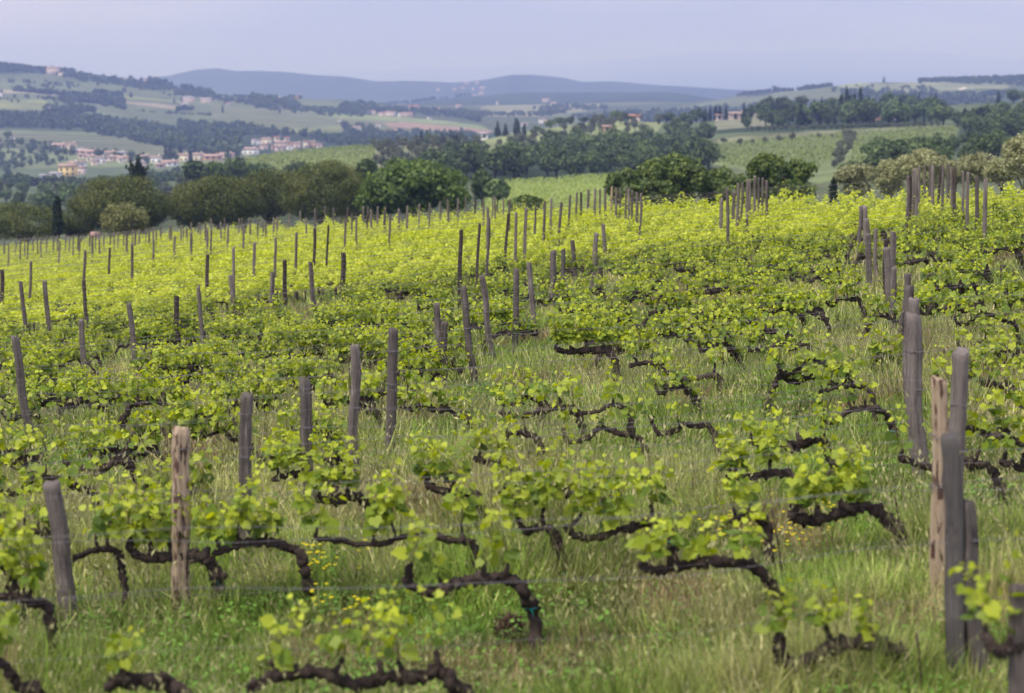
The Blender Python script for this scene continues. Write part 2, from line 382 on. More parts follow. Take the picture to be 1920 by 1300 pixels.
M['oak'] = foliage_mat('oak_leaves', [(.2,(.055,.10,.022)),(.5,(.11,.18,.036)),(.85,(.20,.27,.055))], 0.3, 0.55, .5, .08, .1)
M['fig'] = foliage_mat('dark_green_leaves', [(.2,(.055,.095,.022)),(.5,(.12,.18,.038)),(.85,(.24,.29,.06))], 0.25, 0.5, .7, .08, .15)
M['olive'] = foliage_mat('olive_leaves', [(.2,(.17,.18,.075)),(.5,(.33,.34,.15)),(.85,(.50,.50,.25))], 0.2, 0.6, .8, .1, .15)
M['cypress'] = foliage_mat('cypress_leaves', [(.2,(.014,.026,.012)),(.5,(.030,.048,.020)),(.9,(.065,.085,.035))], 0.1, 0.7, 1.2, .05, .15)
M['pale'] = foliage_mat('pale_shrub_leaves', [(.2,(.14,.16,.05)),(.5,(.26,.27,.09)),(.85,(.38,.37,.15))], 0.25, 0.6, 1.0, .05, .1)
M['wood_a'] = foliage_mat('woodland_leaves', [(.2,(.045,.072,.028)),(.5,(.095,.140,.050)),(.85,(.18,.24,.085))], 0.15, 0.7, .12, .05, .35)
M['olive_far'] = foliage_mat('grey_olive_leaves', [(.2,(.075,.092,.055)),(.5,(.13,.15,.09)),(.85,(.22,.24,.155))], 0.15, 0.7, .5, .05, .2)
M['trunk'] = solid('tree_bark', (.055,.042,.035), .9, .4, 3, .5)
M['grass'] = tint_mat('grass', 0.2, 0.6, 0.8, 0.3)
M['ground'] = tint_mat('vineyard_soil', 0.35, 2.5)
M['hills'] = tint_mat('hill_land', 0.22, 0.012)
M['brightvine'] = foliage_mat('bright_vine_leaves', [(.2,(.22,.29,.07)),(.5,(.27,.34,.085)),(.85,(.35,.41,.11))], 0.3, 0.6, .05, .05, .1)
M['farvine'] = foliage_mat('distant_vine_leaves', [(.2,(.15,.19,.06)),(.5,(.20,.25,.08)),(.85,(.28,.32,.11))], 0.25, 0.6, .05, .05, .1)

# ------------------------------------------------------------------ ground of the vineyard
def near_ground():
    us = np.linspace(-1, 1, 260); ys = np.exp(np.linspace(log(4.0), log(260.0), 420))
    V = []; 
    Y = np.broadcast_to(ys[None], (260, 420)); X = us[:, None] * (.44 * Y + 12)
    Z = gz(X, Y) + np.random.default_rng(5).uniform(-.012, .012, X.shape)
    e = edgeY(X); m = Y < e + 2
    Z = np.where(Y > e - 2, gz(X, Y) - 0.02 - 0.5 * sstep((Y - e + 2) / 8), Z)
    V = np.stack([X, Y, Z], -1).reshape(-1, 3)
    i, j = np.meshgrid(np.arange(259), np.arange(419), indexing='ij')
    q = np.stack([i * 420 + j, (i + 1) * 420 + j, (i + 1) * 420 + j + 1, i * 420 + j + 1], -1).reshape(-1, 4)
    keep = m[:-1, :-1].ravel(); q = q[keep]
    n = fbm_grid(260, 420, (14, 26), 4, 9).ravel()
    a = np.array([.13, .16, .045]); b = np.array([.27, .26, .11]); t = np.clip(.5 + .5 * n, 0, 1)[:, None]
    C = a * (1 - t) + b * t
    mb = MB(); mb.add(V, q, C); me = mb.mesh('vineyard_ground', M['ground'], True)
    link('ground', me, kind='structure')
near_ground()

# ------------------------------------------------------------------ hills and valley
def in_poly(x, y, poly):
    c = np.zeros(np.shape(x), bool); n = len(poly); j = n - 1
    for i in range(n):
        xi, yi = poly[i]; xj, yj = poly[j]
        if yi != yj:
            m = ((yi > y) != (yj > y)) & (x < (xj - xi) * (y - yi) / (yj - yi) + xi); c ^= m
        j = i
    return c
FIELD = (.13,.16,.065); PALE = (.20,.22,.09); DRY = (.30,.26,.15); WOOD = (.035,.055,.025); SOIL = (.32,.22,.16); OLIVE = (.21,.22,.12); SCRUB = (.10,.13,.06)
BRIGHT = (.27,.33,.09)
COVER = [   # land cover: polygon in photo pixels, distance range, colour
 (700, 1700, [(-800,200),(2720,200),(2720,600),(-800,600)], SCRUB),
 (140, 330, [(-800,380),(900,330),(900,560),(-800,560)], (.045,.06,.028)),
 (1250,1900, [(-800,245),(460,245),(470,300),(420,310),(-800,330)], (.17,.20,.095)),
 (1700,2400, [(-800,228),(0,205),(120,205),(300,230),(440,260),(430,300),(330,290),(150,240),(-800,240)], WOOD),
 (1950,3200, [(-800,60),(100,110),(330,150),(420,180),(660,188),(660,230),(420,255),(340,235),(140,210),(-800,205)], (.12,.145,.075)),
 (2000,2600, [(-800,160),(60,168),(200,180),(340,200),(345,207),(200,190),(60,176),(-800,172)], (.28,.24,.17)),
 (2200,2700, [(20,150),(170,150),(300,168),(400,186),(400,196),(240,186),(60,170)], PALE),
 (2000,2600, [(0,186),(90,188),(90,206),(-60,204)], PALE),
 (2600,3300, [(-800,60),(0,100),(130,118),(210,142),(330,152),(400,175),(320,166),(200,158),(110,140),(-800,118)], WOOD),
 (2000,3200, [(395,196),(640,210),(740,222),(740,240),(640,246),(560,250),(480,238),(400,222)], (.15,.165,.085)),
 (1900,2200, [(540,243),(640,238),(660,246),(560,249)], PALE),
 (2100,2700, [(560,205),(700,213),(900,235),(920,245),(730,228),(640,222)], (.20,.24,.10)),
 (2000,2500, [(720,232),(760,229),(840,236),(925,245),(905,253),(830,246),(730,238)], SOIL),
 (1500,2100, [(430,250),(930,250),(930,290),(430,290)], WOOD),
 (2700,4300, [(900,198),(1060,189),(1140,196),(1135,205),(1060,215),(900,232)], (.21,.21,.12)),
 (3600,5200, [(760,188),(960,174),(1100,166),(1300,172),(1420,176),(1420,196),(1180,196),(900,200),(760,205)], WOOD),
 (2600,3200, [(1560,158),(1700,150),(1890,160),(1890,172),(1780,182),(1600,172)], (.20,.22,.12)),
 (2900,3300, [(1380,175),(1560,150),(1700,145),(1920,140),(2720,120),(2720,150),(1700,154),(1560,158),(1400,182)], WOOD),
 (1400,2700, [(1130,190),(1920,182),(2720,180),(2720,235),(1130,260)], (.05,.075,.04)),
 (2600,2900, [(1780,176),(1806,163),(1810,165),(1790,178)], (.6,.52,.45)),
 (380, 900, [(380,340),(440,300),(560,282),(700,278),(700,312),(690,330),(560,345)], (.23,.27,.10)),
 (400, 900, [(700,278),(760,270),(900,262),(905,272),(880,290),(760,320),(698,330)], OLIVE),
 (220, 400, [(890,420),(935,344),(1030,340),(1160,328),(1200,330),(1160,420)], BRIGHT),
 (440, 700, [(800,330),(880,292),(1010,282),(1150,290),(1330,270),(1340,330),(1180,335),(940,345),(800,345)], WOOD),
 (600, 1000, [(860,268),(1000,245),(1160,215),(1250,222),(1220,270),(1000,282),(880,290)], (.22,.25,.11)),
 (600, 900, [(1095,255),(1140,250),(1180,250),(1170,262),(1100,268)], BRIGHT),
 (250, 760, [(1300,300),(1345,270),(1420,262),(1600,250),(1740,240),(1800,240),(1790,262),(1690,290),(1600,330),(1540,345),(1400,320)], (.17,.21,.085)),
 (560, 720, [(1345,262),(1420,254),(1600,243),(1790,236),(1790,240),(1600,249),(1420,262),(1345,270)], OLIVE),
 (600, 1200,[(1340,250),(1400,215),(1500,190),(1690,180),(1760,200),(1800,215),(1700,238),(1450,248)], WOOD),
 (400, 900, [(1790,262),(1800,236),(1900,215),(2720,200),(2720,300),(1700,310)], (.06,.085,.04)),
 (600, 1100,[(1330,212),(1480,205),(1440,235),(1345,245)], (.20,.21,.13)),
 (250, 800, [(1580,255),(1600,250),(1612,262),(1590,268)], DRY),
]
def hills():
    CC = np.broadcast_to(CG[:, None], SCR.shape)
    n1 = fbm_grid(NC, NY, (16, 40), 5, 11); n2 = fbm_grid(NC, NY, (60, 90), 3, 12)
    C = np.empty(SCR.shape + (3,)); t = np.clip(.5 + .7 * n1, 0, 1)[..., None]
    C[:] = np.array([.06,.08,.038]) * (1 - t) + np.array([.13,.15,.07]) * t
    farw = sstep((LY - log(4800)) / .2)[None, :, None]
    C = C * (1 - farw) + farw * (np.array([.035,.055,.035]) + t * .03)
    jx = CC + n2 * 3.0; jy = SCR + n2 * 1.2
    for (ya, yb, poly, col) in COVER:
        m = in_poly(jx, jy, poly) & (YY >= ya) & (YY <= yb)
        C[m] = np.array(col) * (1 + 0.15 * n2[m][:, None])
    # terrace banks on the left slope
    band = (in_poly(CC, SCR, [(-200,238),(200,240),(330,262),(470,300),(420,308),(160,290),(-200,262)]) & (YY > 1350) & (YY < 1850))
    st = np.sin(YY / 46.0 * 2 * pi + CC * 0.004) > 0.25
    C[band & st] = np.array([.045,.085,.035]); C[band & ~st] = np.array([.19,.185,.11])
    keep = (YY > np.maximum(edgeY(XG), 40) - 1.5)
    V = np.stack([XG, YY, ZG], -1).reshape(-1, 3).copy()
    V[:, 2] -= 0.03 * (np.abs(V[:, 1] - edgeY(V[:, 0])) < 3)
    i, j = np.meshgrid(np.arange(NC - 1), np.arange(NY - 1), indexing='ij')
    q = np.stack([i * NY + j, (i + 1) * NY + j, (i + 1) * NY + j + 1, i * NY + j + 1], -1).reshape(-1, 4)
    q = q[keep[:-1, :-1].ravel()]
    used = np.unique(q); remap = -np.ones(len(V), int); remap[used] = np.arange(len(used))
    mb = MB(); mb.add(V[used], remap[q], C.reshape(-1, 3)[used])
    link('hills', mb.mesh('hills', M['hills'], True), kind='structure')
hills()

# ------------------------------------------------------------------ rows of the vineyard
PITCH = 1.8; ROW0 = 12.1; ROT = 0.10
def row_y(k, X): return ROW0 + PITCH * k + ROT * X
def row_of(X, Y): return int(round((Y - ROT * X - ROW0) / PITCH))
ORD = ['zeroth','first','second','third','fourth','fifth','sixth','seventh','eighth','ninth','tenth','eleventh','twelfth','thirteenth','fourteenth','fifteenth','sixteenth','seventeenth','eighteenth','nineteenth','twentieth']
TENS = {20:'twenty',30:'thirty',40:'forty',50:'fifty',60:'sixty',70:'seventy',80:'eighty',90:'ninety'}
def ordinal(n):
    if n <= 20: return ORD[n]
    t = n // 10 * 10
    if n == t: return TENS[t][:-1] + 'ieth'
    return TENS[t] + '-' + ORD[n - t]
NROWS = 78
def in_view(X, Y, z, mx=60, my=60):
    x, y = proj((X, Y, z)); return -mx < x < 1920 + mx and y < 1300 + my
def row_name(k):     # counted from the front edge of the picture
    return 'front row' if k == 0 else ('row ' + 'just behind the front one' if k == 1 else ordinal(k + 1) + ' row from the front')

# ------------------------------------------------------------------ posts: (top x, top y, base x, base y or None, kind) in photo pixels
POSTS = [
 (338,802,343,1197,'t'),(100,905,131,1180,'g'),(460,740,460,1062,'g'),(572,712,584,978,'g'),(662,648,668,928,'g'),(737,617,730,888,'g'),
 (820,570,822,737,'g'),(831,603,833,741,'g'),(870,537,889,735,'g'),(901,518,929,690,'g'),(968,505,966,664,'g'),(992,493,1005,655,'g'),
 (1036,471,1036,580,'p'),(1057,467,1055,572,'g'),(1074,451,1081,555,'g'),(1118,437,1109,540,'g'),(1131,421,1138,520,'g'),(1125,502,1127,530,'s'),
 (1758,710,1763,1142,'t'),(1782,815,1790,1330,'e'),(1813,938,1829,1350,'g'),(1915,1100,1911,1420,'g'),(1799,658,1786,1060,'g'),
 (1715,561,1714,860,'g'),(1709,537,1699,790,'g'),(1716,591,1720,930,'g'),(1698,513,1690,700,'g'),(1676,502,1675,648,'g'),(1663,465,1666,620,'g'),(1661,450,1662,590,'d'),(1675,435,1674,560,'g'),
 (1613,387,1612,505,'g'),(1621,386,1622,500,'g'),(1626,411,1628,530,'g'),(1627,439,1632,560,'g'),(1642,428,1641,540,'g'),(1879,497,1880,530,'s'),
 (1848,337,1843,None,'g'),(1832,331,1831,None,'g'),(1815,324,1813,None,'g'),(1807,322,1806,None,'g'),(1791,316,1792,None,'d'),(1785,314,1785,None,'g'),(1778,309,1778,None,'g'),(1768,311,1767,None,'g'),(1763,310,1757,None,'d'),
 (1750,310,1749,None,'g'),(1745,310,1745,None,'g'),(1734,310,1734,None,'g'),(1724,314,1724,None,'g'),(1718,317,1718,None,'g'),(1713,321,1713,None,'g'),(1706,331,1706,None,'d'),(1701,331,1701,None,'g'),
 (1353,374,1351,485,'g'),(1364,354,1365,None,'g'),(1376,359,1373,470,'g'),(1385,345,1382,None,'g'),(1391,343,1389,None,'g'),(1402,338,1398,None,'g'),(1406,337,1404,None,'g'),(1415,331,1415,None,'g'),(1423,333,1423,None,'g'),(1429,334,1429,None,'g'),(1437,339,1437,None,'g'),
 (968,399,965,None,'g'),(986,391,982,None,'g'),(1005,387,1000,None,'g'),(1022,378,1018,None,'g'),(1034,372,1030,None,'g'),(1053,380,1042,None,'g'),(1069,367,1064,None,'g'),(1082,361,1078,None,'g'),(1089,361,1088,None,'d'),(1104,356,1101,None,'g'),
 (1116,355,1113,None,'g'),(1125,355,1124,None,'g'),(1135,354,1133,None,'g'),(1147,351,1145,None,'t2'),(1156,353,1155,None,'g'),(1162,353,1161,None,'g'),(1174,352,1172,None,'g'),(1179,355,1179,None,'g'),(1185,358,1185,None,'g'),(1195,362,1195,None,'g'),(1201,363,1201,None,'g'),
 (652,388,650,None,'d'),(648,413,642,None,'g'),(681,388,679,None,'g'),(690,387,690,None,'g'),(688,404,688,None,'d'),(668,406,667,None,'g'),(696,394,696,None,'g'),(708,388,706,None,'g'),(723,388,722,None,'g'),(721,396,719,None,'g'),
 (748,392,747,None,'g'),(764,387,761,None,'g'),(786,384,785,None,'g'),(806,381,804,None,'g'),(826,378,825,None,'g'),(840,375,842,None,'g'),(859,373,857,None,'g'),(873,370,874,None,'g'),(891,370,891,None,'d'),(907,374,907,None,'g'),(915,389,915,None,'g'),(923,370,923,None,'g'),(928,370,929,None,'g'),
 (944,372,944,None,'g'),(955,374,955,None,'g'),(952,401,944,None,'d'),(916,409,913,None,'g'),(899,420,892,None,'d'),(863,432,862,575,'d'),(643,474,642,585,'d'),(660,399,660,None,'g'),(730,402,730,None,'g'),
 (321,421,321,None,'g'),(328,443,324,None,'g'),(339,424,339,None,'g'),(344,422,344,None,'g'),(350,428,350,None,'g'),(358,418,360,None,'g'),(359,438,358,None,'g'),(372,418,372,None,'g'),(376,418,376,None,'g'),(385,418,385,None,'g'),(389,429,389,None,'g'),(396,411,396,None,'g'),(396,430,394,None,'g'),
 (414,418,414,None,'g'),(421,409,422,None,'g'),(428,424,426,None,'g'),(388,478,390,600,'d'),(437,465,439,None,'g'),(432,517,441,628,'g'),(448,411,447,None,'g'),(454,411,452,None,'g'),(460,412,459,None,'g'),(457,421,455,None,'g'),(469,410,469,None,'g'),(477,455,475,None,'g'),(484,412,483,None,'g'),(493,412,493,None,'g'),(498,414,499,None,'g'),
 (514,409,512,None,'g'),(520,408,519,None,'g'),(517,446,514,None,'g'),(512,511,508,610,'g'),(532,489,537,600,'d'),(543,401,542,None,'g'),(556,437,554,None,'g'),(563,396,563,None,'g'),(574,409,574,None,'g'),(582,492,592,605,'g'),(591,391,590,None,'g'),(590,429,587,None,'d'),(610,388,608,None,'g'),(615,424,611,None,'d'),(626,392,626,None,'g'),
 (330,555,337,685,'d'),(372,538,384,676,'g'),(242,570,256,722,'g'),(152,600,162,735,'g'),(30,632,62,872,'g'),(3,506,3,620,'d'),(38,528,52,652,'g'),(59,491,54,None,'g'),(83,527,96,648,'g'),(16,457,15,None,'g'),(30,446,28,None,'g'),(38,453,38,None,'g'),(46,446,46,None,'g'),(52,450,52,None,'d'),(70,443,72,None,'g'),(88,443,86,None,'g'),(100,443,100,None,'g'),(113,453,107,None,'g'),(123,441,123,None,'g'),
 (146,438,146,None,'d'),(150,448,147,None,'g'),(160,471,156,None,'g'),(155,526,166,640,'d'),(179,436,179,None,'g'),(186,449,186,None,'g'),(195,436,195,None,'g'),(207,432,207,None,'g'),(206,465,204,None,'d'),(221,436,220,None,'g'),(248,459,246,None,'g'),(248,432,248,None,'g'),(261,431,262,None,'g'),(272,429,275,None,'g'),(288,449,286,None,'g'),(287,427,286,None,'g'),(302,424,302,None,'g'),(318,421,318,None,'g'),
 (8,446,8,None,'g'),(62,444,62,None,'g'),(77,446,77,None,'g'),(108,442,108,None,'g'),(130,442,130,None,'g'),(137,444,136,None,'g'),(168,440,168,None,'g'),(173,442,173,None,'g'),(214,437,214,None,'g'),(232,434,232,None,'g'),(238,434,238,None,'g'),(254,433,253,None,'g'),(280,430,280,None,'g'),(293,429,293,None,'g'),
]
def post_mesh(name, seed, mat, sq=False, r0=0.052, knots=2, wobble=0.012):
    rg = np.random.default_rng(seed); ns, nr = 22, 30; V = []
    ph = rg.uniform(0, 6, 4); a = np.linspace(0, 2 * pi, ns, endpoint=False)
    ridge = 1 + 0.09 * rg.uniform(-1, 1, ns)
    for q_ in rg.choice(ns, 2, replace=False): ridge[q_] *= rg.uniform(.62, .8)
    if sq: ridge *= 1.0 / np.maximum(np.abs(np.cos(a + ph[0])), np.abs(np.sin(a + ph[0]))) ** 0.8
    kz = [(rg.uniform(.15, .95), rg.uniform(0, 6.28), rg.uniform(.12, .3)) for _ in range(knots)]
    zs = np.linspace(-0.25, 1.0, nr)
    for z in zs:
        r = r0 * (1.10 - 0.14 * z) * ridge * (1 + 0.05 * rg.uniform(-1, 1, ns))
        for (kk, ka, kr) in kz:
            d = np.cos(a - ka); r = r * (1 + kr * np.exp(-((z - kk) / .02) ** 2) * np.maximum(d, 0) ** 4)
        cx = wobble * sin(z * 4 + ph[1]) + wobble * .6 * sin(z * 9 + ph[2]); cy = wobble * cos(z * 3.3 + ph[3])
        V.append(np.stack([cx + r * np.cos(a), cy + r * np.sin(a), np.full(ns, z)], 1))
    sl = rg.uniform(-.25, .25, 2); V[-1][:, 2] += V[-1][:, 0] * sl[0] + V[-1][:, 1] * sl[1] + rg.uniform(-.009, .006, ns)
    inner = V[-1].copy(); c = inner.mean(0); inner = c + (inner - c) * .82; inner[:, 2] += .004 + rg.uniform(-.006, .003, ns); V.append(inner)
    n = len(V); V = np.concatenate(V + [np.array([c + [0, 0, .004]])]); Fq = []
    for i in range(n - 1):
        for k in range(ns): Fq.append((i * ns + k, i * ns + (k + 1) % ns, (i + 1) * ns + (k + 1) % ns, (i + 1) * ns + k))
    mb = MB(); mb.add(V, np.array(Fq)); mb.f.append(np.array([(len(V) - 1, (n - 1) * ns + k, (n - 1) * ns + (k + 1) % ns) for k in range(ns)]))
    return mb.mesh(name, mat, True)
PM = {'g': [post_mesh('post_wood', 20 + i, M['post'], sq=(i % 3 == 1), knots=i % 4, r0=.050 + .004 * (i % 3), wobble=.006 + .005 * (i % 4)) for i in range(9)],
      'd': [post_mesh('post_dark', 40 + i, M['post_dark'], sq=(i == 1), knots=3, wobble=.014) for i in range(4)],
      't': [post_mesh('post_tan', 52, M['post_tan'], knots=3, wobble=.014, r0=.060), post_mesh('post_tan', 53, M['post_tan'], knots=3, wobble=.010, r0=.058)],
      'p': [post_mesh('post_wide', 61, M['post'], sq=True, r0=.072, knots=2)], 's': [post_mesh('post_stub', 62, M['post_dark'], sq=True, r0=.05)]}
PM['e'] = [post_mesh('post_moss', 63, M['post_moss'], sq=True, r0=.058)]
PM['t2'] = [post_mesh('post_brown', 54, M['post_tan'], knots=2)]
def loop_mesh():
    mb = MB(); a = np.linspace(0, 2 * pi, 15); P = np.stack([.066 * np.cos(a), .066 * np.sin(a), .004 * np.sin(a * 2)], 1)
    add_tube(mb, P, .0035, 4); add_tube(mb, [(0, -.06, 0), (.02, -.075, -.002), (.05, -.07, .004)], .003, 4)
    return mb.mesh('wire_loop', M['nail'])
LOOP = loop_mesh()
plist = []
for i, (tx, ty, bx, by, kd) in enumerate(POSTS):
    if by is not None and kd != 's':
        X, Y = ground_hit(bx, by)
    elif kd == 's':
        X, Y = ground_hit(bx, by + 25)
    else:
        Y = 12.0; H = 2.0 + 0.1 * random.uniform(-1, 1)
        while Y < 170:
            p = at(tx, ty, Y)
            if p[2] >= gz(p[0], Y) + H and Y > 25: pass
            if p[2] <= gz(p[0], Y) + H: break
            Y += 0.1
        p = at(tx, ty, Y); X = p[0]; Y = min(Y, edgeY(X) - 0.6)
        X = at(bx, ty, Y)[0]
    k = max(-1, row_of(X, Y)); Yr = row_y(k, X)
    if Yr > edgeY(X) - .3: k -= 1; Yr = row_y(k, X)
    top = at(tx, ty, Yr); pz = proj((0, 0, 0)) if False else None
    # base x at the snapped depth
    z0 = float(gz(X, Yr)); 
    Xb = (bx - 960) / F * (Yr * CT - z0 * ST); z0 = float(gz(Xb, Yr))
    H = top[2] - z0
    if kd != 's': H = min(max(H, 1.0), 2.6)
    else: H = max(H, .35)
    plist.append(dict(k=k, X=Xb, Y=Yr, z=z0, tx=top[0], H=H, kd=kd, px=tx, py=ty, bx=bx, clear=by is not None))
rows_p = {}
for p in plist: rows_p.setdefault(p['k'], []).append(p)
for k, L_ in rows_p.items():
    L_.sort(key=lambda p: p['px'])
    for n_, p in enumerate(L_): p['n'] = n_ + 1; p['of'] = len(L_)
def post_label(p):
    lean = (p['tx'] - p['X']) / max(p['H'], .3)
    d = 'upright' if abs(lean) < .04 else ('left leaning' if lean < 0 else 'right leaning')
    c = {'g': 'grey', 'd': 'dark brown', 't': 'pale debarked tan', 't2': 'brown', 'p': 'wide grey split', 'e': 'dark split', 's': 'short stubby'}[p['kd']]
    pos = 'only one' if p['of'] == 1 else ordinal(p['n']) + ' from the left'
    return f"{d} {c} post, {pos} in the {row_name(max(p['k'], 0))}"
SPECIAL = {0: 'tan debarked post with dark bark patches and a knot, at lower left', 1: 'thick grey post with rounded top at the left, left of the tan post',
  2: 'grey post with ragged dark top, just right of the left tan post', 18: 'tan debarked post with reddish bark strips at the right of the field', 19: 'dark split post between the right tan post and a grey post',
  20: 'grey post with rounded top nearest the lower right corner', 21: 'dark grey post cut by the right edge of the picture', 22: 'thick grey post with pale nail marks right of the tan one',
  12: 'wide pale post with notched split top in the middle of the field', 8: 'grey post with a long crack and a knot leaning left over the middle', 9: 'smooth grey post leaning strongly left, in the middle of the field',
  5: 'tall plain grey post leaning slightly right of two others', 4: 'tall grey flat topped post left of the leaning tall one', 3: 'grey slim post between the ragged topped and the tall flat topped posts',
  154: None}
for i, p in enumerate(plist):
    lb = SPECIAL.get(i) or post_label(p)
    if p['kd'] in ('t', 't2'): me = PM['t'][0 if i == 0 else 1] if p['kd'] == 't' else PM['t2'][0]
    else: L_ = PM[p['kd']]; me = L_[(i * 5 + i // 3) % len(L_)]
    o = thing('wooden_post', lb, 'post', (p['X'], p['Y'], p['z']), 0, 'wooden posts of the vine rows')
    thick = {0: 1.12, 18: 1.0, 1: 1.16, 25: 1.15, 22: 1.35, 4: 1.0, 2: .95}.get(i, random.uniform(.82, 1.05))
    if not p['clear']: thick *= .74
    # lean built as an object rotation: base stays put
    dx = p['tx'] - p['X']; tilt = math.atan2(dx, p['H'])
    w = link('pole', me, o); w.scale = (thick, thick, p['H'] / cos(tilt)); w.rotation_euler = (random.uniform(-.03, .03), tilt, random.uniform(0, 6.28) if abs(tilt) < 0.0 else 0)
    if p['Y'] < 60 and p['H'] > 1.2 and i != 19:
        for hh in (1.0, 1.38):
            if hh < p['H'] - .08:
                l = link('wire_loop', LOOP, o, (sin(tilt) * hh, -.0, cos(tilt) * hh)); l.scale = (thick * 1.02, thick * 1.02, 1); l.rotation_euler = (0, tilt, 0)

# ------------------------------------------------------------------ trellis wires: one object per strand
def row_span(k, mg=1.04):
    """X range of a row that is inside the view"""
    Yc = ROW0 + PITCH * k; ul = -0.262 * mg; ur = 0.262 * mg
    x0 = ul * Yc / (1 - ul * ROT); x1 = ur * Yc / (1 - ur * ROT)
    xe = (84.5 - 1.0 - ROW0 - PITCH * k) / (ROT + 1.76)       # vineyard edge
    return x0, min(x1, xe)
def wires():
    for k in range(0, NROWS):
        x0, x1 = row_span(k, 1.06); x0 -= 4.0; x1 = min(x1 + 4.0, (84.5 - 1.0 - ROW0 - PITCH * k) / (ROT + 1.76))
        if x1 - x0 < 1.0: continue
        Yc = ROW0 + PITCH * k
        hs = ((0.60, 'cordon', .0018), (0.98, 'middle', .0030), (1.36, 'top', .0030)) if Yc < 62 else ((1.05, 'middle', .004), (1.48, 'top', .0045))
        for (h, nm, r) in hs:
            n = max(12, int((x1 - x0) / 0.5)); X = np.linspace(x0, x1, n); Y = row_y(k, X)
            rg = np.random.default_rng(50 + k * 7 + int(h * 10))
            sag = .02 * np.sin(X * 1.3 + rg.uniform(0, 6)) + .012 * rg.uniform(-1, 1, n)
            P = np.stack([X, Y - .062, gz(X, Y) + h + sag], 1); mb = MB()
            if Yc < 45 and nm != 'cordon':
                # two twisted strands and barbs
                n2 = n * 8; X2 = np.linspace(x0, x1, n2); b = np.stack([X2, np.interp(X2, X, P[:, 1]), np.interp(X2, X, P[:, 2])], 1)
                ph = np.arange(n2) * 1.1
                for s in (0, pi): 
                    q = b.copy(); q[:, 2] += .0024 * np.sin(ph + s); q[:, 1] += .0024 * np.cos(ph + s); V, Fq, _ = tube(q, .0012, 3); mb.add(V, Fq)
                for xb in np.arange(x0, x1, .11):
                    yb = float(np.interp(xb, X, P[:, 1])); zb = float(np.interp(xb, X, P[:, 2])); a = rg.uniform(0, pi)
                    V, Fq, _ = tube([(xb - .002, yb + .014 * cos(a), zb + .014 * sin(a)), (xb + .004, yb - .014 * cos(a), zb - .014 * sin(a))], .0018, 3); mb.add(V, Fq)
            else:
                V, Fq, _ = tube(P, r * (.6 if k < 3 else 1), 4); mb.add(V, Fq)
            kind_ = 'twisted barbed' if nm != 'cordon' else 'thin smooth'
            link('trellis_wire', mb.mesh('trellis_wire', M['wire']), None, kind=None, label=f"{kind_} {nm} wire strung along the {row_name(max(k, 0)) if k >= 0 else 'row in front of the front row'}", cat='wire', group='wires of the vine rows')
wires()

# ------------------------------------------------------------------ vines
def leaf_cluster(mb, path, n, size, rng, spread=1.0, simple=False, youth=.95):
    """leaves along a shoot: on petioles to the sides, drooping"""
    t = rng.uniform(0.08, 1.0, n); idx = t * (len(path) - 1); i = idx.astype(int).clip(0, len(path) - 2); f = (idx - i)[:, None]
    P = path[i] * (1 - f) + path[i + 1] * f
    a = rng.uniform(0, 2 * pi, n); out = np.stack([np.cos(a), np.sin(a), rng.uniform(-.15, .55, n)], 1)
    pl = rng.uniform(.02, .09, n)[:, None] * spread
    P = P + out * pl
    D = unit(out * np.array([1, 1, .3]) + np.stack([rng.uniform(-.3, .3, n), rng.uniform(-.3, .3, n), rng.uniform(-1.1, .15, n)], 1))
    N = unit(np.stack([rng.uniform(-.8, .8, n), rng.uniform(-1.1, .5, n), rng.uniform(.3, 1.2, n)], 1))
    S = size * rng.uniform(.45, 1.3, n) * (1.22 - .80 * t)
    if simple: scatter_template(mb, RH_V * np.array([1.25, 1, 1]), RH_F, P, D, N, S)
    else: scatter_template(mb, LF_V, LF_F, P, D, N, S, np.stack([np.clip(t * youth + rng.uniform(-.15, .15, n), 0, 1)] * 3, 1))
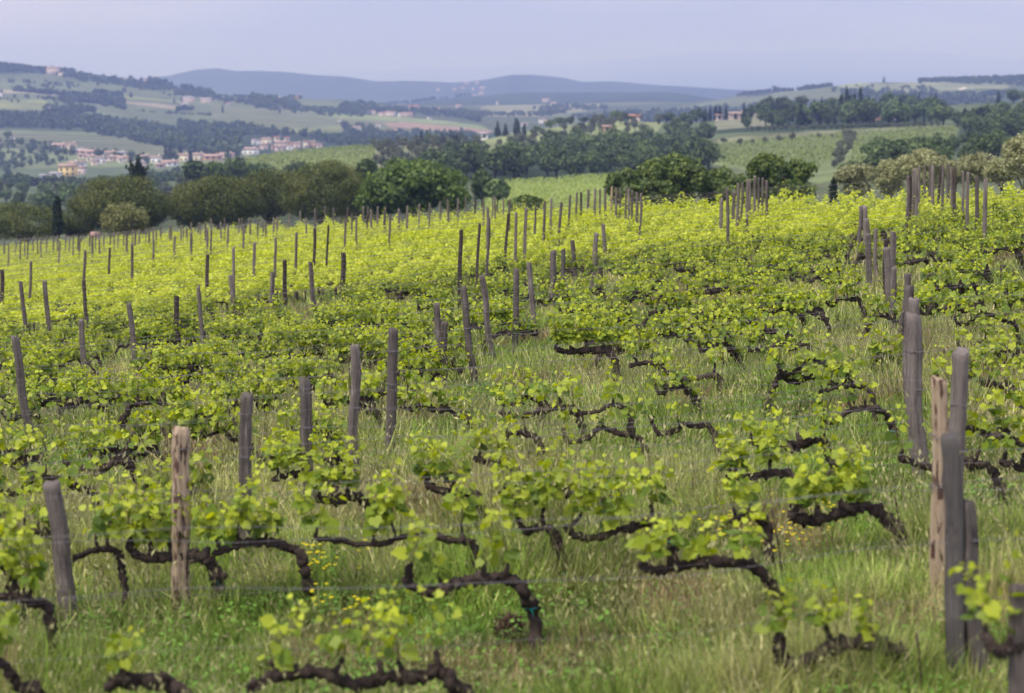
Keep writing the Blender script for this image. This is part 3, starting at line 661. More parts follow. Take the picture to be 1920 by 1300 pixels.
def build_vine_parts(arm_paths, spurs, shoots, rng, leafsize=.095, nleaf=9, detail=True, simple=False):
    """arm_paths: [(points, radii)] ; spurs [(a, b, r)] ; shoots [path] -> trunk, shoots, leaves meshes"""
    tr = MB()
    for pts, rad in arm_paths:
        P = smooth_path(pts, 9 if detail else 4); R = np.interp(np.linspace(0, 1, len(P)), np.linspace(0, 1, len(rad)), rad)
        R = R * (1 + .24 * rng.uniform(-1, 1, len(P)) + .25 * (rng.random(len(P)) < .10)); P = P + rng.uniform(-1, 1, P.shape) * R[:, None] * .36
        add_tube(tr, P, R, 10 if detail else 6, .26, rng, .22)
        if detail:                       # knots, stubs and peeling strips of bark
            for _ in range(6 if len(P) > 20 else 3):
                a = P[rng.integers(3, len(P) - 8)]; d = unit(rng.normal(0, 1, 3) * [1, .7, 1] + [0, 0, .4]); add_tube(tr, [a, a + d * R[0] * 1.2, a + d * R[0] * rng.uniform(1.6, 2.6)], [R[0] * .95, R[0] * .8, R[0] * .35], 6, .25, rng)
            for _ in range(26):
                i0 = rng.integers(0, len(P) - 6); o_ = unit(rng.normal(0, 1, 3)) * R[i0] * rng.uniform(.9, 1.15); add_tube(tr, P[i0:i0 + 5] + o_ + rng.uniform(-.005, .005, (5, 3)), [.003, .007, .007, .005, .002], 4, .2, rng)
    for a, b, r in spurs:
        a = np.array(a); b = np.array(b); m = (a + b) / 2 + rng.uniform(-.012, .012, 3)
        add_tube(tr, smooth_path([a, m, b], 3), np.linspace(r, r * .62, 7) * (1 + .25 * rng.uniform(-1, 1, 7)), 7, .2, rng)
        add_tube(tr, [b - (b - a) * .1, b + unit(rng.uniform(-1, 1, 3)) * .012, b + np.array([0, 0, .02])], [r * .7, r * .85, r * .3], 6, .2, rng)
    sh = MB(); lv = MB()
    for path in shoots:
        P = smooth_path(path, 4); add_tube(sh, P, np.linspace(.0045, .002, len(P)), 4)
        leaf_cluster(lv, P, max(3, int(nleaf * rng.uniform(.7, 1.3))), leafsize, rng, simple=simple, youth=.70)
        # tip: little folded leaves
    ns = len(tr.f)
    for v, f in []: pass
    off = tr.n
    for v in sh.v: tr.v.append(v)
    for f in sh.f: tr.f.append(f + off)
    tr.n += sh.n; tr.split = ns
    return tr, lv
def tie_mesh(c, r):
    mb = MB(); a = np.linspace(0, 2 * pi, 9); add_tube(mb, np.stack([c[0] + r * np.cos(a), c[1] + r * np.sin(a), c[2] + a * 0], 1), .004, 4)
    add_tube(mb, [(c[0] - r, c[1] - r * .4, c[2]), (c[0] + .3 * r, c[1] - r * 1.1, c[2] - .01), (c[0] + .5 * r, c[1] - r * 1.1, c[2] - .06)], .0035, 4)
    return mb.mesh('tie', M['tie'])
def shoot_path(b, rng, h, lean=None):
    lean = rng.uniform(-.50, .50, 2) if lean is None else lean
    b = np.array(b); return [b, b + np.array([lean[0] * h * .4, lean[1] * h * .4, h * .5]), b + np.array([lean[0] * h, lean[1] * h, h * rng.uniform(.85, 1.0)])]
# --- traced vines of the near rows: trunk and arm in photo pixels (arm end ... trunk foot), spurs, radius, shoot length, leaves per shoot
HERO = [
 ([(204,1290),(225,1276),(242,1279),(294,1276),(330,1290),(352,1320),(368,1390)], [(225,1258)], 1.25, .28, 8, 'thick knotted arm low at the lower left corner, cut by the picture bottom'),
 ([(470,1292),(500,1276),(540,1266),(600,1258),(650,1282),(700,1280),(744,1272),(790,1270),(827,1262),(850,1280),(868,1305),(885,1390)], [(820,1225),(747,1243),(709,1246),(509,1246),(640,1240)], 1.2, .33, 7, 'longest knotted arm along the bottom edge of the picture'),
 ([(-30,1225),(10,1245),(35,1283),(66,1300),(80,1380)], [(-5,1215)], 1.0, .35, 10, 'dark arm at the bottom left corner'),
 ([(0,1122),(30,1118),(60,1128),(83,1134),(92,1160),(96,1232)], [(15,1100),(60,1105)], 1.0, .45, 12, 'leafy vine at the left edge beside the thick grey post'),
 ([(-40,1050),(0,1052),(20,1068),(34,1092),(36,1125)], [(-10,1030)], 1.1, .35, 7, 'short arm running out of the left edge above the leafy one'),
 ([(135,1051),(155,1040),(173,1033),(208,1026),(222,1045),(228,1080),(236,1130)], [(180,1008),(205,1000)], .7, .35, 7, 'thin arm between the thick grey post and the left tan post'),
 ([(242,1023),(263,1044),(301,1047),(346,1042),(374,1042),(398,1062),(413,1105)], [(240,1005),(282,1020),(318,1022)], 1.25, .30, 11, 'thick arched trunk behind the foot of the left tan post'),
 ([(400,1037),(440,1023),(470,1014),(519,1020),(554,1030),(571,1056),(579,1092)], [(404,1012),(445,1000),(500,1004)], 1.0, .38, 14, 'arched trunk right of the ragged topped post'),
 ([(590,1008),(640,1016),(709,1020),(754,1009),(799,1000),(850,1014),(885,1018),(893,1062)], [(595,990),(700,1000),(735,985),(865,985)], .72, .42, 12, 'long thin straight arm left of centre with leafy shoots'),
 ([(972,975),(986,996),(1014,990),(1036,996),(1048,1026),(1058,1056),(1064,1092)], [(970,970),(1019,955)], 1.0, .42, 11, 'stout trunk with a teal tie near the picture centre bottom'),
 ([(1062,990),(1080,1005),(1114,1009),(1159,994),(1194,986),(1228,972),(1250,985),(1262,1040)], [(1090,966),(1150,985),(1222,950)], .95, .40, 13, 'curved arm sweeping like a boat right of the teal tied trunk'),
 ([(768,1064),(765,1092),(785,1104),(813,1108),(860,1094),(900,1087),(945,1084),(972,1094),(988,1120),(1000,1158)], [(772,1058),(824,1086),(908,1054),(953,1044)], 1.1, .30, 8, 'bare dark arm ending in an upturned stub, bottom centre'),
 ([(1201,1062),(1230,1068),(1280,1062),(1332,1052),(1384,1057),(1418,1065),(1443,1094),(1458,1125),(1466,1160)], [(1205,1050),(1253,1031),(1315,1042),(1390,1040)], 1.05, .30, 9, 'long bare arm bending down to the right over open grass'),
 ([(1370,978),(1398,968),(1425,970),(1436,985),(1441,1016)], [(1376,955),(1404,950)], .9, .35, 8, 'short arm behind the long bare one'),
 ([(1488,962),(1495,971),(1526,978),(1557,966),(1592,954),(1626,952),(1654,966),(1676,988),(1688,1012),(1692,1040)], [(1500,942),(1532,952),(1574,936),(1609,941)], 1.35, .38, 12, 'thick shaggy arched arm beside a thin rod near the right posts'),
 ([(1460,1194),(1467,1229),(1488,1245),(1529,1233),(1564,1215),(1619,1205),(1661,1215),(1695,1232),(1712,1262),(1704,1330)], [(1462,1185),(1553,1184),(1636,1190)], 1.25, .26, 8, 'thick bare arm curling up at its left end, lower right'),
 ([(1848,1190),(1868,1218),(1905,1214),(1960,1222),(1975,1300)], [(1850,1180),(1890,1195)], 1.0, .36, 7, 'vine with bright leaves in the lower right corner'),
 ([(1360,895),(1401,897),(1446,888),(1484,893),(1495,922),(1497,940)], [(1380,878),(1444,862),(1370,880)], 1.15, .30, 12, 'dark arm left of the shaggy arched one and behind it'),
 ([(1688,857),(1740,874),(1799,867),(1841,870),(1865,890),(1876,928)], [(1692,845),(1760,855),(1835,845)], 1.1, .28, 4, 'long arm passing behind the right hand posts'),
 ([(1875,867),(1920,878),(1965,872),(1980,930)], [(1885,850),(1918,850)], 1.1, .3, 5, 'arm running out of the right edge of the picture'),
 ([(1543,786),(1560,791),(1592,772),(1626,765),(1661,774),(1672,800),(1676,815)], [(1546,775),(1590,755),(1620,750)], .95, .30, 4, 'ragged bare arm left of the row of grey posts'),
 ([(1530,738),(1552,732),(1585,724),(1623,728),(1640,760)], [(1540,722),(1585,712)], .6, .35, 9, 'slim arm above the ragged bare one'),
 ([(1057,807),(1066,827),(1100,822),(1125,804),(1159,812),(1190,818),(1208,838),(1213,866)], [(1060,798),(1130,792),(1183,785)], .9, .28, 5, 'humped snaking arm in the grass right of centre'),
 ([(1222,793),(1235,812),(1263,811),(1282,795),(1300,800),(1330,800),(1345,845)], [(1224,782),(1270,790)], .9, .3, 5, 'ring shaped arm right of the humped snaking one'),
 ([(938,775),(955,779),(990,779),(1021,769),(1062,763),(1085,778),(1092,815)], [(945,758),(1022,752),(1050,748)], .95, .30, 8, 'arm with two upright stubs in the middle of the grass gap'),
 ([(1069,776),(1118,773),(1149,759),(1175,770),(1186,810)], [(1075,760),(1148,748)], .75, .3, 9, 'thin arm right of the one with upright stubs'),
 ([(941,824),(972,812),(1007,822),(1016,850)], [(950,810),(985,802)], 1.0, .26, 4, 'short shaggy arm below the one with upright stubs'),
 ([(1041,656),(1073,661),(1107,655),(1140,660),(1156,690)], [(1045,645),(1070,645),(1100,640),(1130,645)], 1.25, .42, 34, 'very bushy round vine in the middle of the field'),
 ([(1180,685),(1221,682),(1249,696),(1285,711),(1330,704),(1350,712),(1356,742)], [(1190,672),(1245,680),(1340,680)], 1.1, .3, 9, 'stepped dark arm right of the bushy round vine'),
 ([(121,862),(138,876),(180,886),(215,865),(240,868),(254,893),(258,925)], [(124,852),(176,858),(201,842)], 1.15, .32, 7, 'heavy twisted arm in the grass left of the tan post'),
 ([(-20,858),(28,845),(59,848),(76,862),(82,892)], [(0,840),(30,828)], 1.0, .3, 5, 'arm behind the foot of the long left leaning post'),
 ([(339,793),(374,782),(405,778),(433,787),(445,820)], [(350,780),(400,766)], 1.1, .3, 10, 'dark arched arm above the left tan post top'),
 ([(800,908),(823,920),(870,922),(895,930),(900,965)], [(806,895),(850,905)], 1.1, .36, 14, 'leafy vine with dark arm right of the tall leaning post'),
 ([(890,860),(920,868),(945,872),(966,881),(973,912)], [(900,848),(940,858)], 1.0, .32, 10, 'dark knot of an arm above the centre'),
 ([(590,935),(630,940),(660,932),(686,938),(706,966)], [(600,920),(650,918)], 1.1, .34, 11, 'shaggy arm behind the tall flat topped post'),
 ([(510,898),(560,890),(610,898),(625,925)], [(520,880),(570,876)], .95, .34, 12, 'arm left of the slim grey post foot'),
]
LEAFZ = {}
occupied = {}
vine_count = 0
def hero_vines():
    global vine_count
    for hi, (arm, spurs, rs, sl, nl, lab) in enumerate(HERO):
        rng = np.random.default_rng(500 + hi)
        ax = sum(p[0] for p in arm[:-1]) / (len(arm) - 1); ay = sum(p[1] for p in arm[1:-2]) / max(1, len(arm) - 3)
        # distance at which the arm hangs 0.6 m above the ground
        Y = 9.0
        while Y < 60:
            p = at(ax, ay, Y)
            if p[2] <= gz(p[0], Y) + .58: break
            Y += .05
        k = row_of(p[0], Y); pts = []
        for (x, y) in arm:
            X = at(x, y, row_y(k, p[0]))[0]; Yr = row_y(k, X); pts.append(at(x, y, Yr))
        pts = np.array(pts); Yf = row_y(k, pts[-1][0]); g = float(gz(pts[-1][0], Yf))
        if pts[-1][2] > g + .05: pts = np.concatenate([pts, [[pts[-1][0] + .02, Yf, g - .1]]])
        else: pts[-1][2] = g - .1
        pts[1:-1, 1] += rng.uniform(-.04, .04, len(pts) - 2)
        base = np.array([pts[-1][0], Yf, g]); q = pts - base
        n = len(q); rad = np.concatenate([np.linspace(.022, .030, n - 2), [.036, .042]]) * rs * 1.2
        sp = []; shoots = []
        for (x, y) in spurs:
            X = at(x, y, row_y(k, p[0]))[0]; b = at(x, y, row_y(k, X)) - base
            j = int(np.argmin(np.abs(q[:-2, 0] - b[0]))); a = q[j] + 0
            # nearest point on the arm
            Pq = smooth_path(q[:-1], 6); a = Pq[int(np.argmin(np.linalg.norm(Pq - b, axis=1)))]
            if np.linalg.norm(b - a) < .02: b = a + np.array([0, 0, .05])
            b[1] = a[1] + rng.uniform(-.03, .03)
            sp.append((a, b, .022 * rs))
            for s in range(3 if nl > 9 else 2): shoots.append(shoot_path(b, rng, sl * rng.uniform(.7, 1.65)))
        tr, lv = build_vine_parts([(q, rad)], sp, shoots, rng, .084 if nl < 30 else .076, nl * 1.95)
        o = thing('grapevine', 'grapevine: ' + lab, 'grapevine', base, 0, 'grapevines of the near rows')
        link('trunk', tr.mesh('trunk', [M['bark'], M['shoot']], True, tr.split), o); link('leaves', lv.mesh('leaves', M['vine_leaf']), o)
        if hi in (9, 11, 6, 10, 12, 14, 15, 20, 2):
            c = q[-3] * .5 + q[-2] * .5; link('tie', tie_mesh(c, .045 * rs), o)
        x0, x1 = min(pts[:, 0]), max(pts[:, 0]); occupied.setdefault(k, []).append((x0 - .12, x1 + .25)); vine_count += 1
hero_vines()
def variant(seed, dens, sl, leaf, simple=False, detail=True):
    rng = np.random.default_rng(seed)
    hc = rng.uniform(.44, .56); L_ = rng.uniform(.50, .98); m = rng.integers(5, 8)
    pts = [(.03, 0, -.1), (.02 + rng.uniform(-.03, .03), 0, hc * .45), (-.03 + rng.uniform(-.03, .03), 0, hc * .85)]
    for i in range(m): pts.append((-.12 - (L_ - .12) * i / (m - 1), rng.uniform(-.07, .07), hc + rng.uniform(-.075, .08)))
    pts.append((pts[-1][0] - .05, 0, hc + rng.uniform(.04, .10)))
    pts = np.array(pts); s = rng.uniform(.8, 1.25)
    rad = np.concatenate([[.042, .036, .034], np.linspace(.031, .020, m + 1)]) * s
    P = smooth_path(pts[2:], 5); sp = []; sh = []
    ns = int(5 + 2 * dens)
    for i in range(ns):
        a = P[int((i + .5) / ns * (len(P) - 1))]; b = a + np.array([rng.uniform(-.03, .03), rng.uniform(-.03, .03), rng.uniform(.05, .10)])
        sp.append((a, b, .015 * s))
        for _ in range(rng.integers(1, 3) if dens < 2 else 2): sh.append(shoot_path(b, rng, sl * rng.uniform(.6, 1.15)))
    if rng.random() < .4:
        a = pts[1]; sh.append(shoot_path(a + np.array([.02, 0, 0]), rng, sl * .6))
    for _ in range(int(3 + dens)):                      # low sprawling shoots that hide the arm
        a = P[rng.integers(0, len(P))]; e = rng.uniform(-.28, .28, 2); sh.append([a, a + np.array([e[0] * .5, e[1] * .5, .05]), a + np.array([e[0], e[1], rng.uniform(-.12, .10)])])
    tr, lv = build_vine_parts([(pts, rad)], sp, sh, rng, leaf, [16, 17, 19, 20][int(dens)], detail, simple)
    return tr.mesh('trunk', [M['bark'], M['shoot']], True, tr.split), lv.mesh('leaves', M['vine_leaf'])
VA = [variant(900 + i, 0, .36, .083) for i in range(9)]
VB = [variant(930 + i, 1, .37, .080) for i in range(9)]
VC = [variant(960 + i, 2, .42, .082, detail=False) for i in range(9)]
NEAR_END = None
def look(v, k, n, x):
    return v
def row_vines():
    global vine_count, NEAR_END
    budget = 300 - vine_count; cands = []
    for k in range(-1, NROWS):
        x0, x1 = row_span(k, 1.02); X = x0 - random.random()
        while X < x1 + .9:
            X += random.uniform(.90, 1.12)
            Y = row_y(k, X)
            if Y > edgeY(X) - .5 or X > x1 + 1.0: continue
            occ = any(a - .1 < X < b + .9 or a < X - .9 < b for a, b in occupied.get(k, []))
            if occ: continue
            px_ = proj((X, Y, float(gz(X, Y)) + .6))[0]
            if k <= 2 or (k <= 5 and px_ > 1020 and random.random() < .22): continue
            if random.random() < .02: continue
            xa_, xb_ = proj((X - .85, Y, float(gz(X, Y)) + .5))[0], px_
            if any(p['clear'] and 0 <= p['k'] - k <= (2 if p['k'] > 8 else 1) and xa_ - 3 < p['bx'] < xb_ + 6 for p in plist): continue
            cands.append((Y, X, k))
    cands.sort(); use = cands[:budget]; NEAR_END = use[-1][0]
    per = {}
    for (Y, X, k) in use: per.setdefault(k, []).append((X, Y))
    for k, L_ in sorted(per.items()):
        L_.sort()
        for n, (X, Y) in enumerate(L_):
            if Y < 26 and random.random() < .10: continue
            # the grass gap in the middle of the photo and the right side are thinly leaved
            px, py = proj((X, Y, float(gz(X, Y)) + .6))
            d = (Y - 22) / 36.0
            if 880 < px < 1700 and py > 640: d -= .75
            if px > 1650 and py > 560: d -= .45
            if px < 760 and py > 560: d += .42
            d += random.uniform(-.25, .25)
            vs, nm = (VA, 'sparse') if d < .35 else ((VB, 'fresh leaved') if d < .95 else (VC, 'bushy'))
            v = vs[(n * 4 + k * 7) % 9]
            rn = 'row in front of the front row' if k < 0 else row_name(k)
            lb = f"{nm} grapevine, {ordinal(n + 1)} from the left in the {rn}"
            o = thing('grapevine', lb, 'grapevine', (X, Y, float(gz(X, Y))), random.choice([0, 0, 0, pi]) + ROT + random.uniform(-.08, .08), 'grapevines of the trellis rows')
            o.scale = (random.uniform(.9, 1.1),) * 3
            for nm_, me in zip(('trunk', 'leaves'), v): link(nm_, me, o)
            vine_count += 1
    # vines beyond the sides of the frame, so the rows go on from another viewpoint: one mass
    def arrays(me):
        V = np.empty(len(me.vertices) * 3); me.vertices.foreach_get('co', V); n = len(me.polygons)
        st_ = np.empty(n, int); tt = np.empty(n, int); mi = np.empty(n, int); ix = np.empty(len(me.loops), int)
        me.polygons.foreach_get('loop_start', st_); me.polygons.foreach_get('loop_total', tt); me.polygons.foreach_get('material_index', mi); me.loops.foreach_get('vertex_index', ix)
        fs = [ix[st_[tt == m][:, None] + np.arange(m)] for m in (3, 4) if (tt == m).any()]; c = None
        if 'tint' in me.color_attributes:
            c = np.empty(len(me.vertices) * 4); me.color_attributes['tint'].data.foreach_get('color', c); c = c.reshape(-1, 4)[:, :3]
        return V.reshape(-1, 3), fs, c
    cache = {}; lm = MB(); tm = MB()
    for k in range(-2, 26):
        x0, x1 = row_span(k, 1.02); X = x0 - 5.5
        while X < x1 + 6.0:
            X += random.uniform(.95, 1.3)
            if x0 - .25 < X < x1 + 1.1: continue
            Y = row_y(k, X)
            if Y > edgeY(X) - .5 or Y > NEAR_END: continue
            v = (VA if Y < 30 else VB)[(k * 5 + int(abs(X) * 3)) % 9]; a = ROT + random.uniform(-.08, .08); Rm = np.array([[cos(a), sin(a), 0], [-sin(a), cos(a), 0], [0, 0, 1]])
            for me, mb_ in ((v[0], tm), (v[1], lm)):
                if me.name not in cache: cache[me.name] = arrays(me)
                V, fs, c = cache[me.name]; Q = V @ Rm + [X, Y, float(gz(X, Y))]; n0 = mb_.n
                mb_.v.append(Q); mb_.n += len(Q); mb_.f += [f + n0 for f in fs]
                if c is not None: mb_.c.append(c)
    link('side_grapevine_leaves', lm.mesh('side_vine_leaves', M['vine_leaf']), kind='stuff', label='leaves of the vine rows running on past both edges of the picture', cat='vines')
    link('side_grapevine_trunks', tm.mesh('side_vine_trunks', M['bark'], True), kind='stuff', label='dark arms of the vine rows running on past both edges of the picture', cat='vines')
    # every vine farther off: one mass nobody could count
    rng = np.random.default_rng(77); lv = MB(); st = MB(); P = []; S = []; HH = []
    for k in range(10, NROWS):
        x0, x1 = row_span(k, 1.10); x0 -= 4.0; x1 = min(x1 + 4.0, (84.5 - 1.0 - ROW0 - PITCH * k) / (ROT + 1.76))
        if x1 <= x0: continue
        Yc = ROW0 + PITCH * k
        nl = int((x1 - x0) * (380 if Yc < 70 else 310 if Yc < 95 else 240))
        X = rng.uniform(x0, x1, nl); Y = row_y(k, X)
        if Yc < NEAR_END + 8: m = Y > NEAR_END; X, Y = X[m], Y[m]
        m = Y < edgeY(X) - .5; X, Y = X[m], Y[m]; n = len(X)
        if n == 0: continue
        # clumped height profile along the row
        top = .74 + .38 * sstep((Yc - 54) / 22) + .15 * np.sin(X * 5.1 + k) + .18 * np.sin(X * 2.3 + k * 2.1) + .12 * np.sin(X * 11.7 + k * 1.3) - .25 * sstep((-.16 - X / Y) / .08)
        spike = rng.random(n) < .09
        h = .55 + (top - .45) * rng.beta(1.6, 1.25, n) + spike * rng.uniform(.0, .36, n)
        HH.append((h - .45) / (top - .40) * .75 + rng.uniform(0, .3, n))
        w = .24 * (1.2 - .5 * (h / 1.4))
        Yj = Y + rng.normal(0, 1, n) * w * .9
        P.append(np.stack([X, Yj, gz(X, Y) + h], 1)); S.append(np.full(n, .084) * rng.uniform(.6, 1.2, n) * np.where(spike, .6, 1))
        # cordons and trunks
        nx = max(2, int((x1 - x0) / .35)); XX = np.linspace(x0, x1, nx); YYr = row_y(k, XX); mm = (YYr > NEAR_END) & (YYr < edgeY(XX) - .5)
        if mm.sum() > 3:
            XX, YYr = XX[mm], YYr[mm]
            for s0 in range(0, len(XX) - 3, 4):
                xx = XX[s0:s0 + 3]; yy = YYr[s0:s0 + 3]; V, Fq, _ = tube(np.stack([xx, yy, gz(xx, yy) + .58 + rng.uniform(-.09, .09, 3)], 1), .026, 5, .3, rng=rng); st.add(V, Fq)
            for x in XX[::3]:
                y = row_y(k, x); g = float(gz(x, y)); V, Fq, _ = tube([(x, y, g - .05), (x + rng.uniform(-.04, .04), y, g + .3), (x - .05, y, g + .62)], [.04, .034, .03], 5, .2, rng=rng); st.add(V, Fq)
    P = np.concatenate(P); S = np.concatenate(S); n = len(P)
    D = unit(np.stack([rng.uniform(-1, 1, n), rng.uniform(-1, 1, n), rng.uniform(-1.1, .5, n)], 1)); N = unit(np.stack([rng.uniform(-.8, .8, n), rng.uniform(-1.1, .5, n), rng.uniform(.3, 1.2, n)], 1))
    T = np.array([[0, 0, 0], [.42, .05, .02], [.5, .5, .07], [0, 1, 0], [-.5, .5, .07], [-.42, .05, .02]]); TF = np.array([[0, 1, 2], [0, 2, 3], [0, 3, 4], [0, 4, 5]])
    hh = np.concatenate(HH); scatter_template(lv, T, TF, P, D, N, S, np.stack([np.clip(hh, 0, 1)] * 3, 1))
    print('far vine leaves', n, 'near end', NEAR_END)
    link('far_grapevines', lv.mesh('far_vine_leaves', M['vine_leaf']), kind='stuff', label='mass of bright yellow-green vines covering the far rows', cat='vines')
    link('far_vine_trunks', st.mesh('far_vine_trunks', M['bark'], True), kind='stuff', label='dark trunks and arms under the far vine leaves', cat='vines')
row_vines()

# thin rods beside some vines: (top, foot) in photo pixels
RODS = [((1446,950),(1474,1132),'leaning rusty rod left of the shaggy arched vine'),((1678,931),(1691,1045),'upright rusty rod touching the shaggy arched vine'),((1719,1189),(1727,1330),'rod beside the thick bare arm at lower right'),
 ((1066,981),(1070,1090),'short rod by the teal tied trunk'),((83,831),(96,905),'rod leaning behind the thick grey left post'),((655,690),(660,860),'rod left of the tall flat topped post'),((1822,560+280),(1828,930),'rod right of the thick grey right post'),
 ((1474,850),(1484,935),'rod beside the dark arm above the shaggy one'),((1652,600+60),(1655,745),'rod left of the grey post row'),((760,640),(765,700),'rod in the middle vines'),((1350,650),(1358,740),'rod right of the stepped arm')]
for i, (a, b, lab) in enumerate(RODS):
    X, Y = ground_hit(*b); base = np.array([X, Y, float(gz(X, Y))]); tp = at(a[0], a[1], Y) - base
    mb = MB(); add_tube(mb, smooth_path([(0, 0, -.1), tp * .5 + np.array([.008, 0, 0]), tp], 4), .007, 6, .1)
    o = link('thin_rod', mb.mesh('thin_rod', M['rod']), None, base, label='thin dark ' + lab, cat='rod', group='thin rods beside the vines')

# ------------------------------------------------------------------ grass, weeds and flowers
def noise2(X, Y, s, seed):
    r = np.random.default_rng(seed); g = r.uniform(0, 1, (128, 128)); x = X * s + 1000; y = Y * s + 1000
    i = np.floor(x).astype(int); j = np.floor(y).astype(int); fx = sstep(x - i); fy = sstep(y - j)
    a = g[i % 128, j % 128]; b = g[(i + 1) % 128, j % 128]; c = g[i % 128, (j + 1) % 128]; d = g[(i + 1) % 128, (j + 1) % 128]
    return (a * (1 - fx) + b * fx) * (1 - fy) + (c * (1 - fx) + d * fx) * fy
def grass():
    rng = np.random.default_rng(31); mb = MB()
    BT = np.array([[-.5, 0, 0], [.5, 0, 0], [.42, .5, .05], [-.42, .5, .05], [0, 1, .22]]); BF = np.array([[0, 1, 2], [0, 2, 3], [3, 2, 4]])
    zones = [(9.5, 15, 3000, .0090, .235), (15, 22, 1900, .0115, .26), (22, 32, 850, .016, .29), (32, 46, 300, .020, .24), (46, 62, 120, .03, .24)]
    for (ya, yb, dens, wd, ht) in zones:
        area = .262 * (yb * yb - ya * ya) + 8.0 * (yb - ya); n = int(area * dens)
        Y = np.sqrt(rng.uniform(ya * ya, yb * yb, n)); X = rng.uniform(-1, 1, n) * (.262 * Y + 4.0)
        # tufts
        k = n // 7; ci = rng.integers(0, k, n); X = X * .0 + X[ci] + rng.normal(0, .035, n); Y = Y[ci] + rng.normal(0, .035, n)
        m = Y < edgeY(X) - 1; X, Y = X[m], Y[m]; n = len(X)
        n1 = noise2(X, Y, .55, 1); n2 = noise2(X, Y, 1.9, 2); n3 = noise2(X, Y, .30, 3)
        # distance from the row line: taller and drier under the vines
        rr = np.abs(((Y - ROT * X - ROW0) / PITCH + .5) % 1 - .5)
        H = ht * (.30 + 1.25 * n1 * (.5 + noise2(X, Y, 2.6, 14))) * rng.uniform(.35, 1.5, n) * (1 + .35 * (rr < .17))
        D = unit(np.stack([rng.normal(0, .42, n), rng.normal(0, .42, n), np.ones(n)], 1)); N = unit(np.stack([rng.normal(0, 1, n), rng.normal(-.6, 1, n), rng.normal(0, .2, n)], 1))
        P = np.stack([X, Y, gz(X, Y) - .01], 1)
        # template x width, y height
        Xa = unit(np.cross(D, N)); Z = np.cross(Xa, D); w = wd * rng.uniform(.6, 1.3, n)
        bend = rng.uniform(-.5, 2.4, n)
        V = P[:, None] + (BT[None, :, 0] * w[:, None])[..., None] * Xa[:, None] + (BT[None, :, 1] * H[:, None])[..., None] * D[:, None] + (BT[None, :, 2] * (H * bend)[:, None])[..., None] * Z[:, None]
        fresh = np.array([.26, .38, .058]); mid = np.array([.54, .55, .18]); dry = np.array([.86, .73, .42]); deep = np.array([.11, .22, .03])
        t = np.clip(-.05 + .62 * n2 + .55 * (n3 - .5) + rng.normal(0, .26, n), 0, 1)[:, None]
        C = np.where(t < .5, fresh * (1 - 2 * t) + mid * 2 * t, mid * (2 - 2 * t) + dry * (2 * t - 1))
        br = np.clip((noise2(X, Y, .8, 21) - .68) * 6, 0, 1)[:, None] * (rng.random(n) < .7)[:, None]; C = C * (1 - br) + np.array([.42, .29, .17]) * br
        dk = (n1 < .36)[:, None] & (rng.random(n) < .6)[:, None]; C = np.where(dk, deep * .6 + C * .4, C)
        C = C * (rng.uniform(.30, 1.65, n) * (.70 + .6 * noise2(X, Y, 3.6, 8)))[:, None]
        Fa = (BF[None] + (np.arange(n) * 5)[:, None, None]).reshape(-1, 3)
        mb.add(V.reshape(-1, 3), Fa, np.repeat(C, 5, axis=0))
        # seed heads on thin stalks
        if yb <= 32:
            q = rng.choice(n, n // 8, replace=False); q = q[n2[q] > .38]; S = rng.uniform(.022, .06, len(q)) * (1 if yb < 20 else 1.4)
            hp = P[q] + D[q] * (H[q] * rng.uniform(1.0, 1.9, len(q)))[:, None]
            Cq = np.array([.55, .52, .24]) * rng.uniform(.55, 1.15, len(q))[:, None]
            T2 = RH_V * np.array([.26 if yb < 20 else .32, 1, 1])
            scatter_template(mb, T2, RH_F, hp, unit(D[q] + rng.normal(0, .35, (len(q), 3))), N[q], S, Cq, rng)
            # stalk
            w2 = wd * .35; Vs = np.stack([P[q] + Xa[q] * -w2, P[q] + Xa[q] * w2, hp], 1); Fs = (np.array([[0, 1, 2]])[None] + (np.arange(len(q)) * 3)[:, None, None]).reshape(-1, 3)
            mb.add(Vs.reshape(-1, 3), Fs, np.repeat(Cq * .8, 3, axis=0))
    link('grass', mb.mesh('grass', M['grass']), kind='stuff', label='long meadow grass, half green and half dry, growing between the vine rows', cat='grass')
    # leafy weeds: clover and mallow patches
    wb = MB(); nP = 700
    for _ in range(nP):
        y = float(np.sqrt(rng.uniform(100, 900))); x = rng.uniform(-.27, .27) * y; k = int(rng.integers(50, 190)); r = rng.uniform(.1, .38)
        px = x + rng.normal(0, r, k); py = y + rng.normal(0, r, k); h = rng.uniform(.03, .20, k)
        P = np.stack([px, py, gz(px, py) + h], 1); a = rng.uniform(0, 6.28, k); D = np.stack([np.cos(a), np.sin(a), rng.uniform(-.2, .5, k)], 1); N = np.stack([rng.normal(0, .4, k), rng.normal(-.3, .4, k), np.ones(k)], 1)
        col = np.array([.17, .31, .055]) * rng.uniform(.7, 1.4, k)[:, None]
        scatter_template(wb, RH_V * np.array([1.1, 1, 1]), RH_F, P, D, N, rng.uniform(.018, .042, k), col)
    for _ in range(150):
        y = float(np.sqrt(rng.uniform(100, 625))); x = rng.uniform(-.27, .27) * y; k = int(rng.integers(10, 26)); hgt = rng.uniform(.18, .42); t = rng.uniform(.1, 1, k)
        P = np.stack([x + rng.normal(0, .03, k), y + rng.normal(0, .03, k), gz(x, y) + hgt * t], 1); a = rng.uniform(0, 6.28, k); D = np.stack([np.cos(a), np.sin(a), rng.uniform(.1, .8, k)], 1); N = np.stack([rng.normal(0, .4, k), rng.normal(-.3, .4, k), np.ones(k)], 1)
        col = (np.array([.16, .28, .05]) if rng.random() < .6 else np.array([.30, .30, .12])) * rng.uniform(.6, 1.4, k)[:, None]
